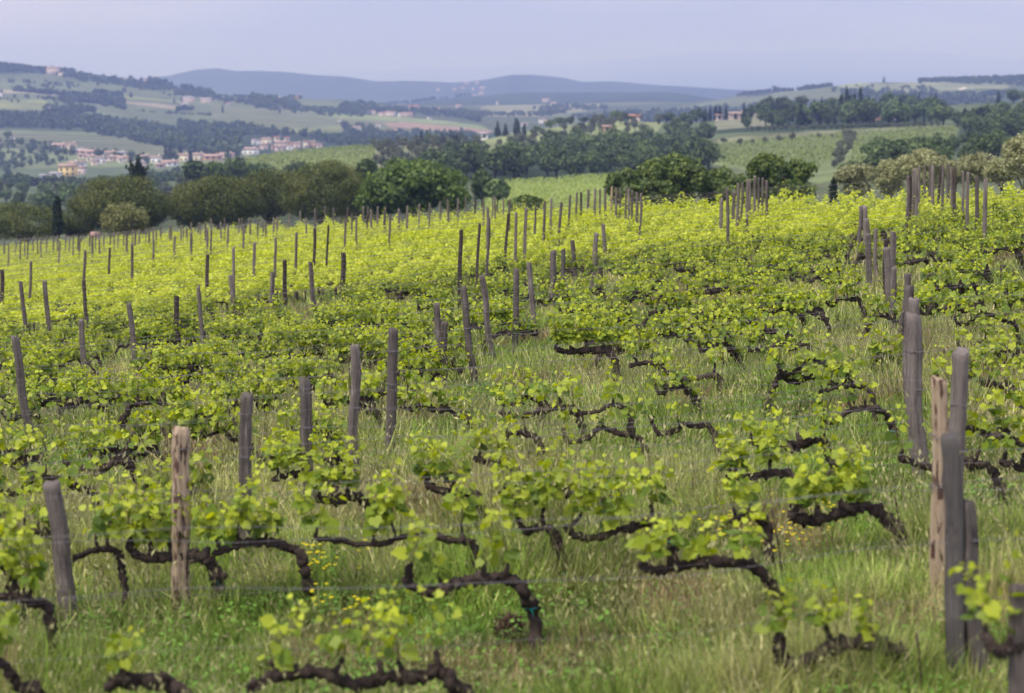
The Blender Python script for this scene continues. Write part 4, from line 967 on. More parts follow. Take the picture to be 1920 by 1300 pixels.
        scatter_template(wb, RH_V * np.array([.45, 1, 1]), RH_F, P, D, N, rng.uniform(.06, .15, k) * (1.15 - t), col)
    link('weeds', wb.mesh('weeds', M['grass']), kind='stuff', label='low leafy green weeds in patches among the grass', cat='weeds')
    # yellow flowers: traced patches
    fb = MB(); patches = [(1420,1035,100,60,60),(1530,1010,70,34,40),(1390,1020,40,40,18),(590,1100,45,40,34),(620,800,50,30,60),(600,1170,30,30,10),(680,1070,20,40,8),(500,1000,25,30,6),(670,1180,40,30,10),(1480,1040,60,40,20),(1890,1050,20,20,3)]
    for (cx, cy, sx, sy, n) in patches:
        for _ in range(n):
            x = cx + random.gauss(0, sx * .5); y = cy + random.gauss(0, sy * .4); X, Y = ground_hit(x, y + 12); h = random.uniform(.18, .36)
            c = np.array([X, Y, float(gz(X, Y)) + h]); k = 4; a = np.arange(4) * pi / 2 + random.random()
            D = np.stack([np.cos(a), np.sin(a), np.full(4, .45)], 1); scatter_template(fb, RH_V * np.array([1.1, 1, 1]), RH_F, np.repeat(c[None], 4, 0), D, np.repeat([[0, -.4, 1.]], 4, 0), np.full(4, .020), np.repeat([[.85, .72, .03]], 4, 0))
            fb.add([c, c + [.004, 0, -h], c + [-.004, 0, -h]], np.array([[0, 1, 2]]), np.array([.15, .22, .05]))
    link('yellow_flowers', fb.mesh('yellow_flowers', M['grass']), kind='stuff', label='small yellow wild flowers in loose patches in the grass', cat='flowers')
grass()
def flower(name, px, py, col, r, label, cat, n=5):
    X, Y = ground_hit(px, py + 18); g = float(gz(X, Y)); c = at(px, py, Y); o = thing(name, label, cat, (X, Y, g))
    mb = MB(); add_tube(mb, [(0, 0, -.02), (.01, 0, (c[2] - g) * .5), (0, 0, c[2] - g)], .0025, 4); link('stem', mb.mesh('stem', M['shoot']), o)
    pm = solid(name + '_petals', col, .6); 
    for k in range(n):
        a = k * 2 * pi / n; mb = MB(); P = np.zeros((1, 3)); D = np.array([[cos(a), sin(a), .55]])
        T = np.array([[0,0,0],[.45,.35,.05],[.4,.85,.16],[0,1,.2],[-.4,.85,.16],[-.45,.35,.05]]); TF = np.array([[0,1,2],[0,2,3],[0,3,4],[0,4,5]])
        scatter_template(mb, T, TF, P, D, np.array([[0, 0, 1.]]), np.array([r])); link('petal', mb.mesh('petal', pm), o, (0, 0, c[2] - g))
flower('poppy', 299, 961, (.75, .02, .015), .036, 'single small red poppy in the grass left of the tan post', 'flower')
flower('dandelion', 517, 972, (.9, .62, .02), .034, 'single golden yellow flower beside the ragged topped post', 'flower', 8)
def dry_weed(px, py, r, label):
    X, Y = ground_hit(px, py + 25); g = float(gz(X, Y)); mb = MB(); rg = np.random.default_rng(int(px)); n = 420
    v = unit(rg.normal(0, 1, (n, 3))) * rg.uniform(.5, 1, n)[:, None] * r; v[:, 2] = np.abs(v[:, 2]) * 1.3 + .05
    D = unit(rg.normal(0, 1, (n, 3)) + [0, 0, .5]); scatter_template(mb, RH_V * np.array([.22, 1, 1]), RH_F, v, D, rg.normal(0, 1, (n, 3)), rg.uniform(.04, .09, n))
    for _ in range(14):
        a = v[rg.integers(n)]; add_tube(mb, [(0, 0, -.03), a * .5 + [0, 0, .02], a], .004, 4)
    link('dry_weed', mb.mesh('dry_weed', solid('dry_weed', (.10, .055, .04), .9, .4)), None, (X, Y, g), label=label, cat='weed')
dry_weed(955, 1180, .12, 'dark brown withered weed tuft in open grass at bottom centre')

# ------------------------------------------------------------------ distant fields planted in rows
def planted(name, poly, ya, yb, step, along, size, hgt, per_m, label, seed, mat):
    """leafy rows over a field: along=(dx,dy) row direction on the ground"""
    rng = np.random.default_rng(seed); P = []
    d = np.array(along, float); d /= np.linalg.norm(d); nrm = np.array([-d[1], d[0]])
    xs = [(p[0] - 960) / KC for p in poly]; cx = []
    for u in xs:
        for Y in (ya, yb): cx.append((u * Y, Y))
    cx = np.array(cx); a = cx @ d; b = cx @ nrm
    for off in np.arange(b.min(), b.max(), step):
        n = int((a.max() - a.min()) * per_m * 1.9); t = rng.uniform(a.min(), a.max(), n); q = t[:, None] * d + off * nrm + rng.normal(0, .16, (n, 2))
        m = (q[:, 1] > ya) & (q[:, 1] < yb); q = q[m]
        if len(q) == 0: continue
        c = col_of(q[:, 0], q[:, 1]); ci = (c - C0) / (C1 - C0) * (NC - 1); ok = (ci > 1) & (ci < NC - 2); q, c, ci = q[ok], c[ok], ci[ok]
        if len(q) == 0: continue
        li = np.interp(np.log(q[:, 1]), LY, np.arange(NY)); i = ci.astype(int); j = li.astype(int)
        fc = ci - i; fl = li - j
        z = ZG[i, j] * (1 - fc) * (1 - fl) + ZG[i + 1, j] * fc * (1 - fl) + ZG[i, j + 1] * (1 - fc) * fl + ZG[i + 1, j + 1] * fc * fl
        s = 650 - F * np.tan(np.arctan(z / q[:, 1]) + TH)
        ok = in_poly(c, s, poly); q, z = q[ok], z[ok]
        if len(q): P.append(np.stack([q[:, 0], q[:, 1], z + rng.uniform(.2, hgt, len(q))], 1))
    P = np.concatenate(P); n = len(P); mb = MB()
    scatter_template(mb, RH_V * np.array([1.3, 1, 1]), RH_F, P - [0, 0, .1], unit(rng.normal(0, 1, (n, 3)) + [0, 0, .2]), unit(rng.normal(0, .6, (n, 3)) + [0, -.5, 1]), size * .62 * rng.uniform(.6, 1.3, n), np.full((n, 3), .45))
    print(name, n); link(name, mb.mesh(name, mat), kind='stuff', label=label, cat='vines')
planted('vines_on_knoll', [(400,330),(430,302),(500,292),(600,281),(702,278),(704,312),(680,335),(560,350),(420,350)], 430, 705, 2.6, (.03, 1), .75, 1.3, 1.6, 'rows of vines running down the green knoll in front of the second village', 1, M['farvine'])
planted('vines_on_bright_field', [(880,420),(935,345),(1030,341),(1140,331),(1200,330),(1160,420)], 215, 398, 2.2, (1, .12), .42, 1.1, 3.0, 'rows of bright vines on the pale field behind the middle posts', 2, M['brightvine'])
planted('vines_on_right_slope', [(1310,300),(1345,272),(1420,264),(1590,252),(1600,262),(1560,300),(1500,340),(1400,320)], 250, 720, 2.6, (-.45, 1), .65, 1.2, 1.2, 'rows of vines on the green slope left of the blue olive clump', 3, M['farvine'])
planted('vines_on_far_slope', [(1610,250),(1740,241),(1795,240),(1785,262),(1690,292),(1600,335),(1590,320)], 250, 760, 2.6, (.35, 1), .65, 1.2, 1.2, 'rows of vines on the green slope right of the blue olive clump', 4, M['farvine'])

# ------------------------------------------------------------------ trees
def cloud(rng, lobes, n, size, up=.2, inner=.25, narrow=1.0, mb=None, TV=RH_V, bottom=None):
    """lobes: list of (centre, radii); leaf faces near their surfaces"""
    mb = mb or MB(); vol = np.array([r[0] * r[1] + r[0] * r[2] + r[1] * r[2] for c, r in lobes]); cnt = np.maximum(3, (n * vol / vol.sum()).astype(int))
    for (c, r), k in zip(lobes, cnt):
        d = unit(rng.normal(0, 1, (k, 3))); rad = 1 - inner * rng.random(k) ** 1.6 * 2; rad = np.clip(rad, .15, 1) * rng.uniform(.9, 1.06, k)
        P = np.array(c) + d * np.array(r) * rad[:, None]
        if bottom is not None: P = P[P[:, 2] > bottom]; d = d[:len(P)]; k = len(P)
        if k == 0: continue
        N = unit(d * 1.1 + rng.normal(0, .45, (k, 3)) + [0, 0, .15]); D = unit(np.cross(N, rng.normal(0, 1, (k, 3))) + rng.normal(0, .25, (k, 3)) + [0, 0, up * .25])
        scatter_template(mb, TV * np.array([1.2 * narrow, 1, 1]), RH_F, P, D, N, size * rng.uniform(.6, 1.3, k))
    return mb
def round_lobes(rng, w, h, z0, n=26, lr=.30, top=1.0):
    L_ = [((0, 0, z0 + h * .5), (w * .36, w * .36, h * .36))]
    for _ in range(n):
        d = unit(rng.normal(0, 1, 3)); d[2] = d[2] * .9 + .1; s = rng.uniform(.7, 1.25)
        L_.append(((d[0] * w * .35, d[1] * w * .35, z0 + h * (.5 + d[2] * .36)), (w * lr * .52 * s, w * lr * .52 * s, h * lr * .50 * s)))
    return L_
def trunk_mesh(rng, h, r, limbs, mat, spread, zc):
    mb = MB(); P = smooth_path([(0, 0, -.6), (rng.uniform(-.1, .1), rng.uniform(-.1, .1), h * .45), (rng.uniform(-.2, .2) * r * 3, 0, h)], 4); add_tube(mb, P, np.linspace(r * 1.25, r * .7, len(P)), 8, .1, rng)
    for i in range(limbs):
        a = 2 * pi * i / limbs + rng.uniform(-.4, .4); e = np.array([cos(a) * spread, sin(a) * spread, zc * rng.uniform(.85, 1.1)]); s = P[int(len(P) * rng.uniform(.55, .95))]
        add_tube(mb, smooth_path([s, (s + e) / 2 + [0, 0, -.08 * spread], e], 4), np.linspace(r * .55, r * .15, 9), 6, .1, rng)
    return mb.mesh('trunk', mat, True)
def place_tree(name, label, cat, X, Y, crown, trunk, sc=(1, 1, 1), rot=0, group=None, zoff=0):
    o = thing(name, label, cat, (X, Y, hz(X, Y) + zoff), rot, group); o.scale = sc
    if trunk: link('trunk', trunk, o)
    link('crown', crown, o); return o
def px_tree(name, label, cat, cx, top, w, bot, Y, kind, seed, n=9000, leaf=.2, group=None):
    """a tree measured in the photo: crown centre column, top row, width, crown bottom row, distance"""
    rng = np.random.default_rng(seed); t = at(cx, top, Y); b = at(cx, bot, Y); X = t[0]; g = hz(X, Y); W_ = w / F * Y; zt = t[2] - g; zb = b[2] - g; H = zt - zb
    if kind == 'pine':
        L_ = [((0, 0, zb + H * .46), (W_ * .395, W_ * .38, H * .385))]; n = int(n * 1.5)
        for _ in range(130):
            a = rng.uniform(0, 2 * pi); el = rng.uniform(-.7, 1); rr = sqrt_(1 - el * el) * (1 if el > -.1 else 1 + el * .35)
            s = rng.uniform(.6, 1.35); L_.append(((cos(a) * W_ * .41 * rr, sin(a) * W_ * .39 * rr, zb + H * (.46 + .44 * el)), (W_ * .12 * s, W_ * .12 * s, H * .13 * s)))
        mb = cloud(rng, L_, int(n * 1.7), leaf * .60, up=1.1, inner=.14, narrow=.5); mat = M['pine']
        tr = trunk_mesh(rng, zb + H * .2, .030 * W_ + .06, 6, M['trunk'], W_ * .22, zb + H * .38)
    elif kind in ('oak', 'fig', 'olive', 'pale', 'wood'):
        nl = {'oak': 60, 'fig': 36, 'olive': 34, 'pale': 40, 'wood': 30}[kind]; L_ = round_lobes(rng, W_, H, zb, nl, .34 if kind not in ('olive', 'fig') else .27)
        if kind in ('fig', 'olive'): L_[0] = (L_[0][0], (W_ * .29, W_ * .29, H * .28))
        for _ in range(int(nl * .5)):          # loose sprays breaking the outline
            d = unit(rng.normal(0, 1, 3)); d[2] = abs(d[2]) * .9; s = rng.uniform(.35, .8); L_.append(((d[0] * W_ * .46, d[1] * W_ * .46, zb + H * (.5 + d[2] * .46)), (W_ * .085 * s, W_ * .085 * s, H * .095 * s)))
        mb = cloud(rng, L_, n, leaf, up=.5 if kind in ('olive', 'pale') else .0, inner=.35, narrow=.45 if kind in ('olive', 'pale') else 1); mat = M[{'oak': 'oak', 'fig': 'fig', 'olive': 'olive', 'pale': 'pale', 'wood': 'wood_a'}[kind]]
        tr = trunk_mesh(rng, zb + H * .35, .022 * W_ + .04, 6, M['trunk'], W_ * .25, zb + H * .55)
    elif kind == 'cypress':
        L_ = [((rng.uniform(-.04, .04) * W_, 0, zb + H * f), (W_ * .46 * (1 - ((f - .35) / .72) ** 2) ** .5 + .02 * W_, W_ * .46 * (1 - ((f - .35) / .72) ** 2) ** .5, H * .10)) for f in np.linspace(.06, .97, 14)]
        mb = cloud(rng, L_, n, leaf, up=2.0, inner=.3, narrow=.5); mat = M['cypress']; tr = trunk_mesh(rng, zb + H * .3, .05 * W_ + .05, 0, M['trunk'], 1, 1)
    elif kind == 'conifer':
        L_ = []
        for f in np.linspace(.02, .6, 9): L_.append(((0, 0, zb + H * f), (W_ * .42 * (1 - f * .9), W_ * .42 * (1 - f * .9), H * .09)))
        for a, hh, rr in ((.2, 1.0, .05), (1.9, .93, .10), (3.4, .82, .28), (5.0, .86, .2), (5.9, .68, .48), (2.8, .62, .46)):
            for q in np.linspace(0, 1, 8): L_.append(((cos(a) * W_ * rr * (.2 + q), sin(a) * W_ * rr * (.2 + q), zb + H * (.25 + (hh - .27) * q)), (W_ * .09 * (1.15 - q), W_ * .09 * (1.15 - q), H * .07)))
        mb = cloud(rng, L_, n, leaf, up=1.4, inner=.35, narrow=.4); mat = M['fig'] if False else M['cypress']; tr = trunk_mesh(rng, zb + H * .6, .05 * W_, 0, M['trunk'], 1, 1)
    me = mb.mesh('crown', mat); return place_tree(name, label, cat, X, Y, me, tr, group=group)
def sqrt_(x): return math.sqrt(max(x, 0))
G1 = 'trees at the foot of the vineyard'
NEAR_TREES = [
 ('umbrella_pine','umbrella pine with low wide crown cut by the left edge','pine tree',40,382,196,452,178,'pine',9000,.26),
 ('umbrella_pine','small low umbrella pine between the slim cypress and the big domed pine','pine tree',146,404,62,446,182,'pine',4500,.24),
 ('umbrella_pine','big domed umbrella pine on its own at the left','pine tree',222,329,184,446,172,'pine',15000,.26),
 ('umbrella_pine','umbrella pine at the left end of the joined pine group','pine tree',354,343,86,432,190,'pine',6000,.25),
 ('umbrella_pine','wide umbrella pine in front of the joined pine group','pine tree',408,330,170,425,172,'pine',13000,.26),
 ('umbrella_pine','umbrella pine in the dip between two higher pine crowns','pine tree',507,317,135,415,184,'pine',9000,.26),
 ('umbrella_pine','tallest umbrella pine, at the right end of the pine group','pine tree',608,303,172,420,176,'pine',14000,.26),
 ('umbrella_pine','low brownish pine between the tallest pine and the big oak','pine tree',678,350,90,425,190,'pine',4500,.26),
 ('conifer_tree','dark spiky conifer with several upright tips behind the domed pine','conifer',258,290,44,350,205,'conifer',3500,.34),
 ('cypress_tree','slim dark cypress at the left between two pines','cypress',107,373,19,440,168,'cypress',2400,.22),
 ('pale_shrub','pale yellowish shrub in front of the big domed pine','shrub',232,378,90,446,152,'pale',4200,.22),
 ('oak_tree','big round fresh green oak right of the pine group','oak tree',778,298,190,405,168,'oak',15000,.30),
 ('oak_tree','lower left side oak growing against the big round oak','oak tree',712,338,95,410,172,'oak',5000,.30),
 ('oak_tree','small oak at the right foot of the big round oak','oak tree',852,345,62,400,166,'oak',3500,.28),
 ('dark_tree','narrow dark tree at the left corner of the pale vine field','tree',903,320,40,376,232,'wood',3000,.4),
 ('dark_tree','rounded greyish tree right of the narrow dark one','tree',933,338,46,374,228,'wood',3000,.4),
 ('shrub','dark green bush behind the middle posts','shrub',985,367,72,402,112,'fig',3200,.16),
 ('broadleaf_tree','wide dark green tree left of the post fan, highest of its group','tree',1262,287,150,398,124,'fig',12000,.19),
 ('broadleaf_tree','low left wing tree of the dark green group above the middle posts','tree',1172,312,85,390,122,'fig',5000,.18),
 ('broadleaf_tree','low middle tree of the dark green group','tree',1352,312,115,395,126,'fig',6000,.18),
 ('broadleaf_tree','upright bright tree with lumpy crown right of the post fan','tree',1440,286,80,365,118,'fig',6500,.17),
 ('broadleaf_tree','small broken crowned tree right of the lumpy crowned one','tree',1496,298,76,350,119,'fig',3600,.17),
 ('broadleaf_tree','low dark hedge-like tree under the broken crowned one','tree',1490,338,100,378,117,'fig',4200,.17),
 ('broadleaf_tree','low green filler tree in the dip left of the lumpy crowned one','tree',1400,328,110,392,121,'fig',4200,.17),
 ('broadleaf_tree','low green tree in front of the left wing of the dark group','tree',1215,335,110,392,119,'fig',4200,.17),
 ('olive_tree','yellowish olive tree first of the olives on the right','olive tree',1606,302,85,378,112,'olive',6500,.17),
 ('olive_tree','smaller olive tree second of the olives on the right','olive tree',1667,296,70,372,118,'olive',5000,.17),
 ('olive_tree','round pale olive tree above the right post cluster','olive tree',1732,277,110,362,112,'olive',9000,.17),
 ('olive_tree','low olive tree right of the round pale one','olive tree',1790,300,70,350,118,'olive',4500,.17),
 ('olive_tree','feathery olive tree behind the lone right post','olive tree',1835,285,85,350,114,'olive',6500,.17),
 ('olive_tree','dull olive tree left of the tallest one at the edge','olive tree',1880,296,80,350,110,'olive',5500,.17),
 ('olive_tree','tallest yellow olive tree cut by the right edge','olive tree',1925,248,100,350,104,'olive',10000,.17),
 ('cypress_tree','small dark cypress sapling behind the vines right of centre','cypress',1563,338,15,385,110,'cypress',900,.16),
 ('dark_tree','dark conifer poking up between the tall pine and the oak','tree',688,300,38,345,262,'wood',2800,.5),
 ('dark_tree','small dark pointed tree above the oak, left of its top','tree',740,298,22,330,300,'wood',1500,.5),
 ('dark_tree','dark flat topped pine in front of the village cypress','tree',366,304,46,338,420,'wood',2400,.8),
 ('dark_tree','dark round pine before the green knoll','tree',441,302,48,336,400,'wood',2400,.8),
 ('dark_tree','grey green tree leaning out of the dark round pine','tree',478,306,42,336,410,'wood',1800,.8),
 ('broadleaf_tree','green bushy tree between two dark pines before the knoll','tree',402,306,44,342,430,'oak',1800,.8),
]
for i, (nm, lb, ct, cx, tp, w, bt, Y, kd, n, lf) in enumerate(NEAR_TREES): px_tree(nm, lb, ct, cx, tp, w, bt, Y, kd, 300 + i, n, lf, G1 if Y < 300 else None)

# shared crowns for farther trees, unit height 1, unit width 1
def far_crown(seed, kind, n, leaf):
    rng = np.random.default_rng(seed)
    if kind == 'round': L_ = round_lobes(rng, 1.0, .86, .14, 12, .42); mb = cloud(rng, L_, n, leaf, inner=.3); mat = M['wood_a']
    elif kind == 'olive': L_ = round_lobes(rng, 1.0, .78, .22, 9, .42); mb = cloud(rng, L_, n, leaf, inner=.35); mat = M['olive_far']
    elif kind == 'cypress': L_ = [((0, 0, f), (.5 * sqrt_(1 - ((f - .3) / .75) ** 2), .5 * sqrt_(1 - ((f - .3) / .75) ** 2), .1)) for f in np.linspace(.1, .95, 9)]; mb = cloud(rng, L_, n, leaf, up=1.5, inner=.2); mat = M['cypress']
    elif kind == 'pointed': L_ = [((rng.uniform(-.05, .05), 0, f), (.5 * (1.08 - f), .5 * (1.08 - f), .11)) for f in np.linspace(.12, .95, 9)]; mb = cloud(rng, L_, n, leaf, up=.6, inner=.3); mat = M['cypress']
    return mb.mesh('crown', mat), mb
def far_trunk():
    mb = MB(); add_tube(mb, [(0, 0, -.25), (.01, 0, .25), (0, 0, .5)], [.05, .04, .025], 6); add_tube(mb, [(0, 0, .2), (.15, .05, .5)], [.03, .012], 5); add_tube(mb, [(0, 0, .22), (-.15, -.05, .52)], [.03, .012], 5)
    return mb.mesh('trunk', M['trunk'], True)
FT = far_trunk()
FCR = {'round': [far_crown(600 + i, 'round', 900, .085)[0] for i in range(6)], 'olive': [far_crown(620 + i, 'olive', 450, .10)[0] for i in range(4)],
       'cypress': [far_crown(640 + i, 'cypress', 500, .12)[0] for i in range(2)], 'pointed': [far_crown(650 + i, 'pointed', 500, .11)[0] for i in range(3)]}
tcount = 0
def far_tree(kind, px, py_base, wpx, hpx, ya, yb, label, name=None, cat=None, group=None):
    global tcount
    X, Y, z = hit(px, py_base, ya, yb); W_ = wpx / F * Y; H = hpx / F * Y; me = FCR[kind][(tcount * 7 + int(px)) % len(FCR[kind])]; tcount += 1
    nm = name or {'round': 'broadleaf_tree', 'olive': 'olive_tree', 'cypress': 'cypress_tree', 'pointed': 'conifer_tree'}[kind]
    ct = cat or {'round': 'tree', 'olive': 'olive tree', 'cypress': 'cypress', 'pointed': 'conifer'}[kind]
    o = thing(nm, label, ct, (X, Y, z), random.uniform(0, 6.28), group); o.scale = (W_, W_, H)
    link('trunk', FT, o); link('crown', me, o); return o
def scatter_wood(poly, ya, yb, n, hm, seed, label, group, kinds=('round',), olive=False):
    rg = random.Random(seed); xs = [p[0] for p in poly]; ys = [p[1] for p in poly]; k = 0; tries = 0; pts = []
    while k < n and tries < n * 60:
        tries += 1; x = rg.uniform(min(xs), max(xs)); y = rg.uniform(min(ys), max(ys))
        if not in_poly(np.array([x]), np.array([y]), poly)[0]: continue
        X, Y, z = hit(x, y, ya, yb)
        if any((X - a) ** 2 + (Y - b) ** 2 < (hm * .42) ** 2 for a, b in pts): continue
        pts.append((X, Y)); h = hm * rg.uniform(.65, 1.3); kd = rg.choice(kinds); w = h * (rg.uniform(.85, 1.25) if kd in ('round', 'olive') else rg.uniform(.25, .45))
        far_tree(kd, x, y, w * F / Y, h * F / Y, ya, yb, label, group=group); k += 1
scatter_wood([(800,340),(850,308),(1000,292),(1100,285),(1200,270),(1330,250),(1348,285),(1330,330),(1180,338),(940,348)], 430, 820, 115, 6.0, 1, 'dark broadleaf tree of the wood above the pale vine field', 'wood above the pale field')
scatter_wood([(1385,243),(1400,222),(1500,202),(1600,198),(1690,192),(1760,208),(1780,226),(1700,238)], 640, 1150, 95, 7.0, 2, 'dark tree of the hilltop wood right of the red roofed hamlet', 'hilltop wood', ('round', 'round', 'round', 'pointed'))
scatter_wood([(1590,345),(1680,306),(1790,272),(1920,240),(1960,300),(1800,330)], 240, 700, 60, 4.2, 3, 'tree in the green hollow behind the right hand olives', 'trees in the right hollow')
scatter_wood([(1780,232),(1960,205),(1960,240),(1790,265)], 560, 1000, 42, 5.2, 4, 'tree of the wood under the right ridge', 'wood below the right ridge')
scatter_wood([(-20,405),(-20,350),(90,366),(170,362),(250,345),(330,336),(420,338),(600,350),(640,425),(200,425)], 280, 1250, 90, 5.2, 5, 'green tree in the left valley between village and pines', 'trees of the left valley', ('round', 'round', 'olive', 'round'))
for yy_, (xa, xb) in zip(np.linspace(0, 1, 13), [(0, 0)] * 13):
    pass
def grove():
    rg = random.Random(8); n = 0
    for r in range(11):
        Y = 470 + r * 25
        for c in range(26):
            X = (700 - 960) / KC * 470 + c * 3.9 * (1 + r * .04) + r * -3.0; 
            px = col_of(X, Y)
            if not (700 < px < 905): continue
            z = hz(X, Y); s = proj((X, Y, z))[1]
            if px > 850 and Y < 620: continue
            o = thing('olive_tree', 'small grey olive tree standing in the lined grove behind the oak', 'olive tree', (X + rg.uniform(-.5, .5), Y + rg.uniform(-2, 2), z), rg.uniform(0, 6), 'olive grove in lines'); h = rg.uniform(2.8, 3.9); w = h * rg.uniform(.85, 1.1); o.scale = (w, w, h)
            link('trunk', FT, o); link('crown', FCR['olive'][n % 4], o); n += 1
    print('grove', n)
grove()
scatter_wood([(960,268),(1060,245),(1160,222),(1245,228),(1220,262),(1120,255),(1000,285),(900,285)], 600, 900, 60, 3.6, 9, 'small olive tree on the sunny knoll behind the wood', 'olives on the knoll', ('olive',))
for i, (x, y, w, h) in enumerate([(1358,272,16,13),(1388,274,13,14),(1412,274,10,12),(1435,271,12,14),(1461,270,14,16),(1486,267,15,18),(1535,263,11,14),(1560,262,12,10),(1584,257,12,13)]):
    far_tree('olive', x, y, w, h, 420, 800, f'round dark bush, {ordinal(i+1)} from the left in the line across the right slope', 'round_bush', 'bush', 'bushes across the right slope')
for i in range(34): far_tree('olive', 1412 + i * 10.4 + random.uniform(-2, 2), 246 - i * .25 + random.uniform(-1, 1), 15, 9, 560, 900, 'grey olive tree in the hedge-like line below the hilltop wood', group='olive line below the hilltop wood')
for i in range(26): far_tree('olive', 1600 - i * 1.6 + random.uniform(-12, 12), 258 + i * 2.3, 17, 14, 330, 760, 'blue grey olive tree in the clump between the two vine slopes', group='blue olive clump')
SINGLES = [
 ('cypress',356,304,9,26,800,1300,'tall dark cypress in front of the long red roofed building'),
 ('cypress',310,300,8,27,900,1400,'first dark cypress of the village clump'),('cypress',317,300,8,26,900,1400,'second dark cypress of the village clump'),('cypress',338,299,9,25,900,1400,'dark cypress at the right of the village clump'),
 ('round',324,305,20,24,900,1350,'round pale green tree in front of the village cypresses'),
 ('pointed',790,272,13,28,700,1100,'dark conifer at the left end of the group behind the olive grove'),('pointed',800,270,13,27,700,1100,'second dark conifer behind the olive grove'),
 ('round',811,272,28,22,650,1000,'light round tree in front of the dark conifers behind the grove'),
 ('pointed',933,257,16,29,700,1000,'dark conifer at the left of the knoll conifers'),('pointed',948,256,15,24,700,1000,'dark conifer second in the knoll conifers'),('cypress',969,255,15,31,700,1000,'tallest dark conifer of the knoll conifers'),('cypress',983,254,9,20,700,1000,'small cypress right of the tallest knoll conifer'),
 ('round',1006,253,22,16,700,1000,'low round tree right of the knoll conifers'),('round',1032,242,24,16,760,1000,'round tree rising along the knoll skyline'),('round',1050,238,26,18,760,1000,'green tree beside the dark skyline tree'),('round',1070,229,20,16,760,1000,'dark skyline tree on the knoll'),('round',1095,230,17,11,760,1000,'small round tree on the knoll skyline'),
 ('round',1155,222,27,20,780,1050,'lone round tree standing clear on the knoll top'),('round',1178,227,18,12,780,1050,'green tree left of the red roofed knoll house'),
 ('round',1250,222,34,20,800,1100,'broad tree at the top of the wood skyline'),('round',1288,240,50,28,700,950,'large dark tree at the right end of the wood'),
 ('cypress',1322,206,9,23,850,1150,'first of the tall hamlet cypresses'),('cypress',1331,206,8,23,850,1150,'second of the tall hamlet cypresses'),('cypress',1341,207,9,26,850,1150,'third of the tall hamlet cypresses'),('cypress',1349,207,9,26,850,1150,'fourth of the tall hamlet cypresses'),('cypress',1361,206,6,26,850,1150,'thin lone cypress right of the hamlet cypresses'),
 ('round',1306,218,34,26,850,1100,'broad tree left of the hamlet cypresses'),('cypress',1379,202,7,11,850,1150,'short cypress above the long pink roof'),('round',1408,210,24,17,850,1150,'light tree right of the orange roofed house'),('round',1435,208,22,13,850,1150,'green tree right of the light hamlet tree'),
 ('cypress',1587,232,12,56,800,1100,'tallest cypress of the hilltop wood'),('cypress',1576,232,11,46,800,1100,'cypress left of the tallest one in the hilltop wood'),('cypress',1612,232,12,55,800,1100,'tall cypress right of the tallest one in the hilltop wood'),('cypress',1600,230,11,44,800,1100,'cypress between the two tallest of the hilltop wood'),
 ('round',1748,206,15,17,900,1250,'small round tree on the skyline of the right wood'),('round',1713,208,18,18,900,1250,'green tree left of the small round skyline tree'),
 ('round',1768,236,48,36,600,900,'large dark round tree at the right end of the vine slope'),('pointed',1808,236,22,34,600,900,'dark pointed tree right of the large round one'),
 ('pointed',1870,194,12,24,900,1250,'dark pointed tree left of the right edge villa'),('round',1898,194,36,26,900,1250,'dark round tree beside the right edge villa'),('round',1925,196,30,30,900,1250,'tree cut by the right edge beside the villa'),
 ('cypress',247,183,7,9,2000,2700,'lone cypress on the pale field of the left hill'),('cypress',418,212,5,13,2000,2700,'lone dark cypress on the open slope below the farm'),('cypress',525,212,5,9,2000,2900,'lone small cypress at the hedge end on the middle slope'),('cypress',342,193,4,11,2100,2700,'left cypress beside the pink farm'),('cypress',328,194,4,10,2100,2700,'thin cypress left of the pink farm'),
 ('round',598,251,9,10,1800,2300,'dark tree on the pale strip above the second village'),('cypress',5,181,7,13,2100,2700,'dark cypress at the left edge beside a small house'),
 ('round',14,262,16,17,1300,1900,'dark tree at the left edge below the wood belt'),('round',62,282,18,13,1200,1800,'tree left of the long pink roof above the village'),('cypress',1655,155,5,10,2800,3200,'lone tree on the bare crest of the right ridge'),
]
for (kd, x, y, w, h, ya, yb, lb) in SINGLES: far_tree(kd, x, y, w, h, ya, yb, lb)
# row of dark conifers right of the light round tree
for i in range(8): far_tree('pointed', 828 + i * 5.6, 265 - i * .3, 9, 21 + random.uniform(-2, 3), 700, 1100, f'dark conifer, {ordinal(i+1)} from the left in the row behind the grove')

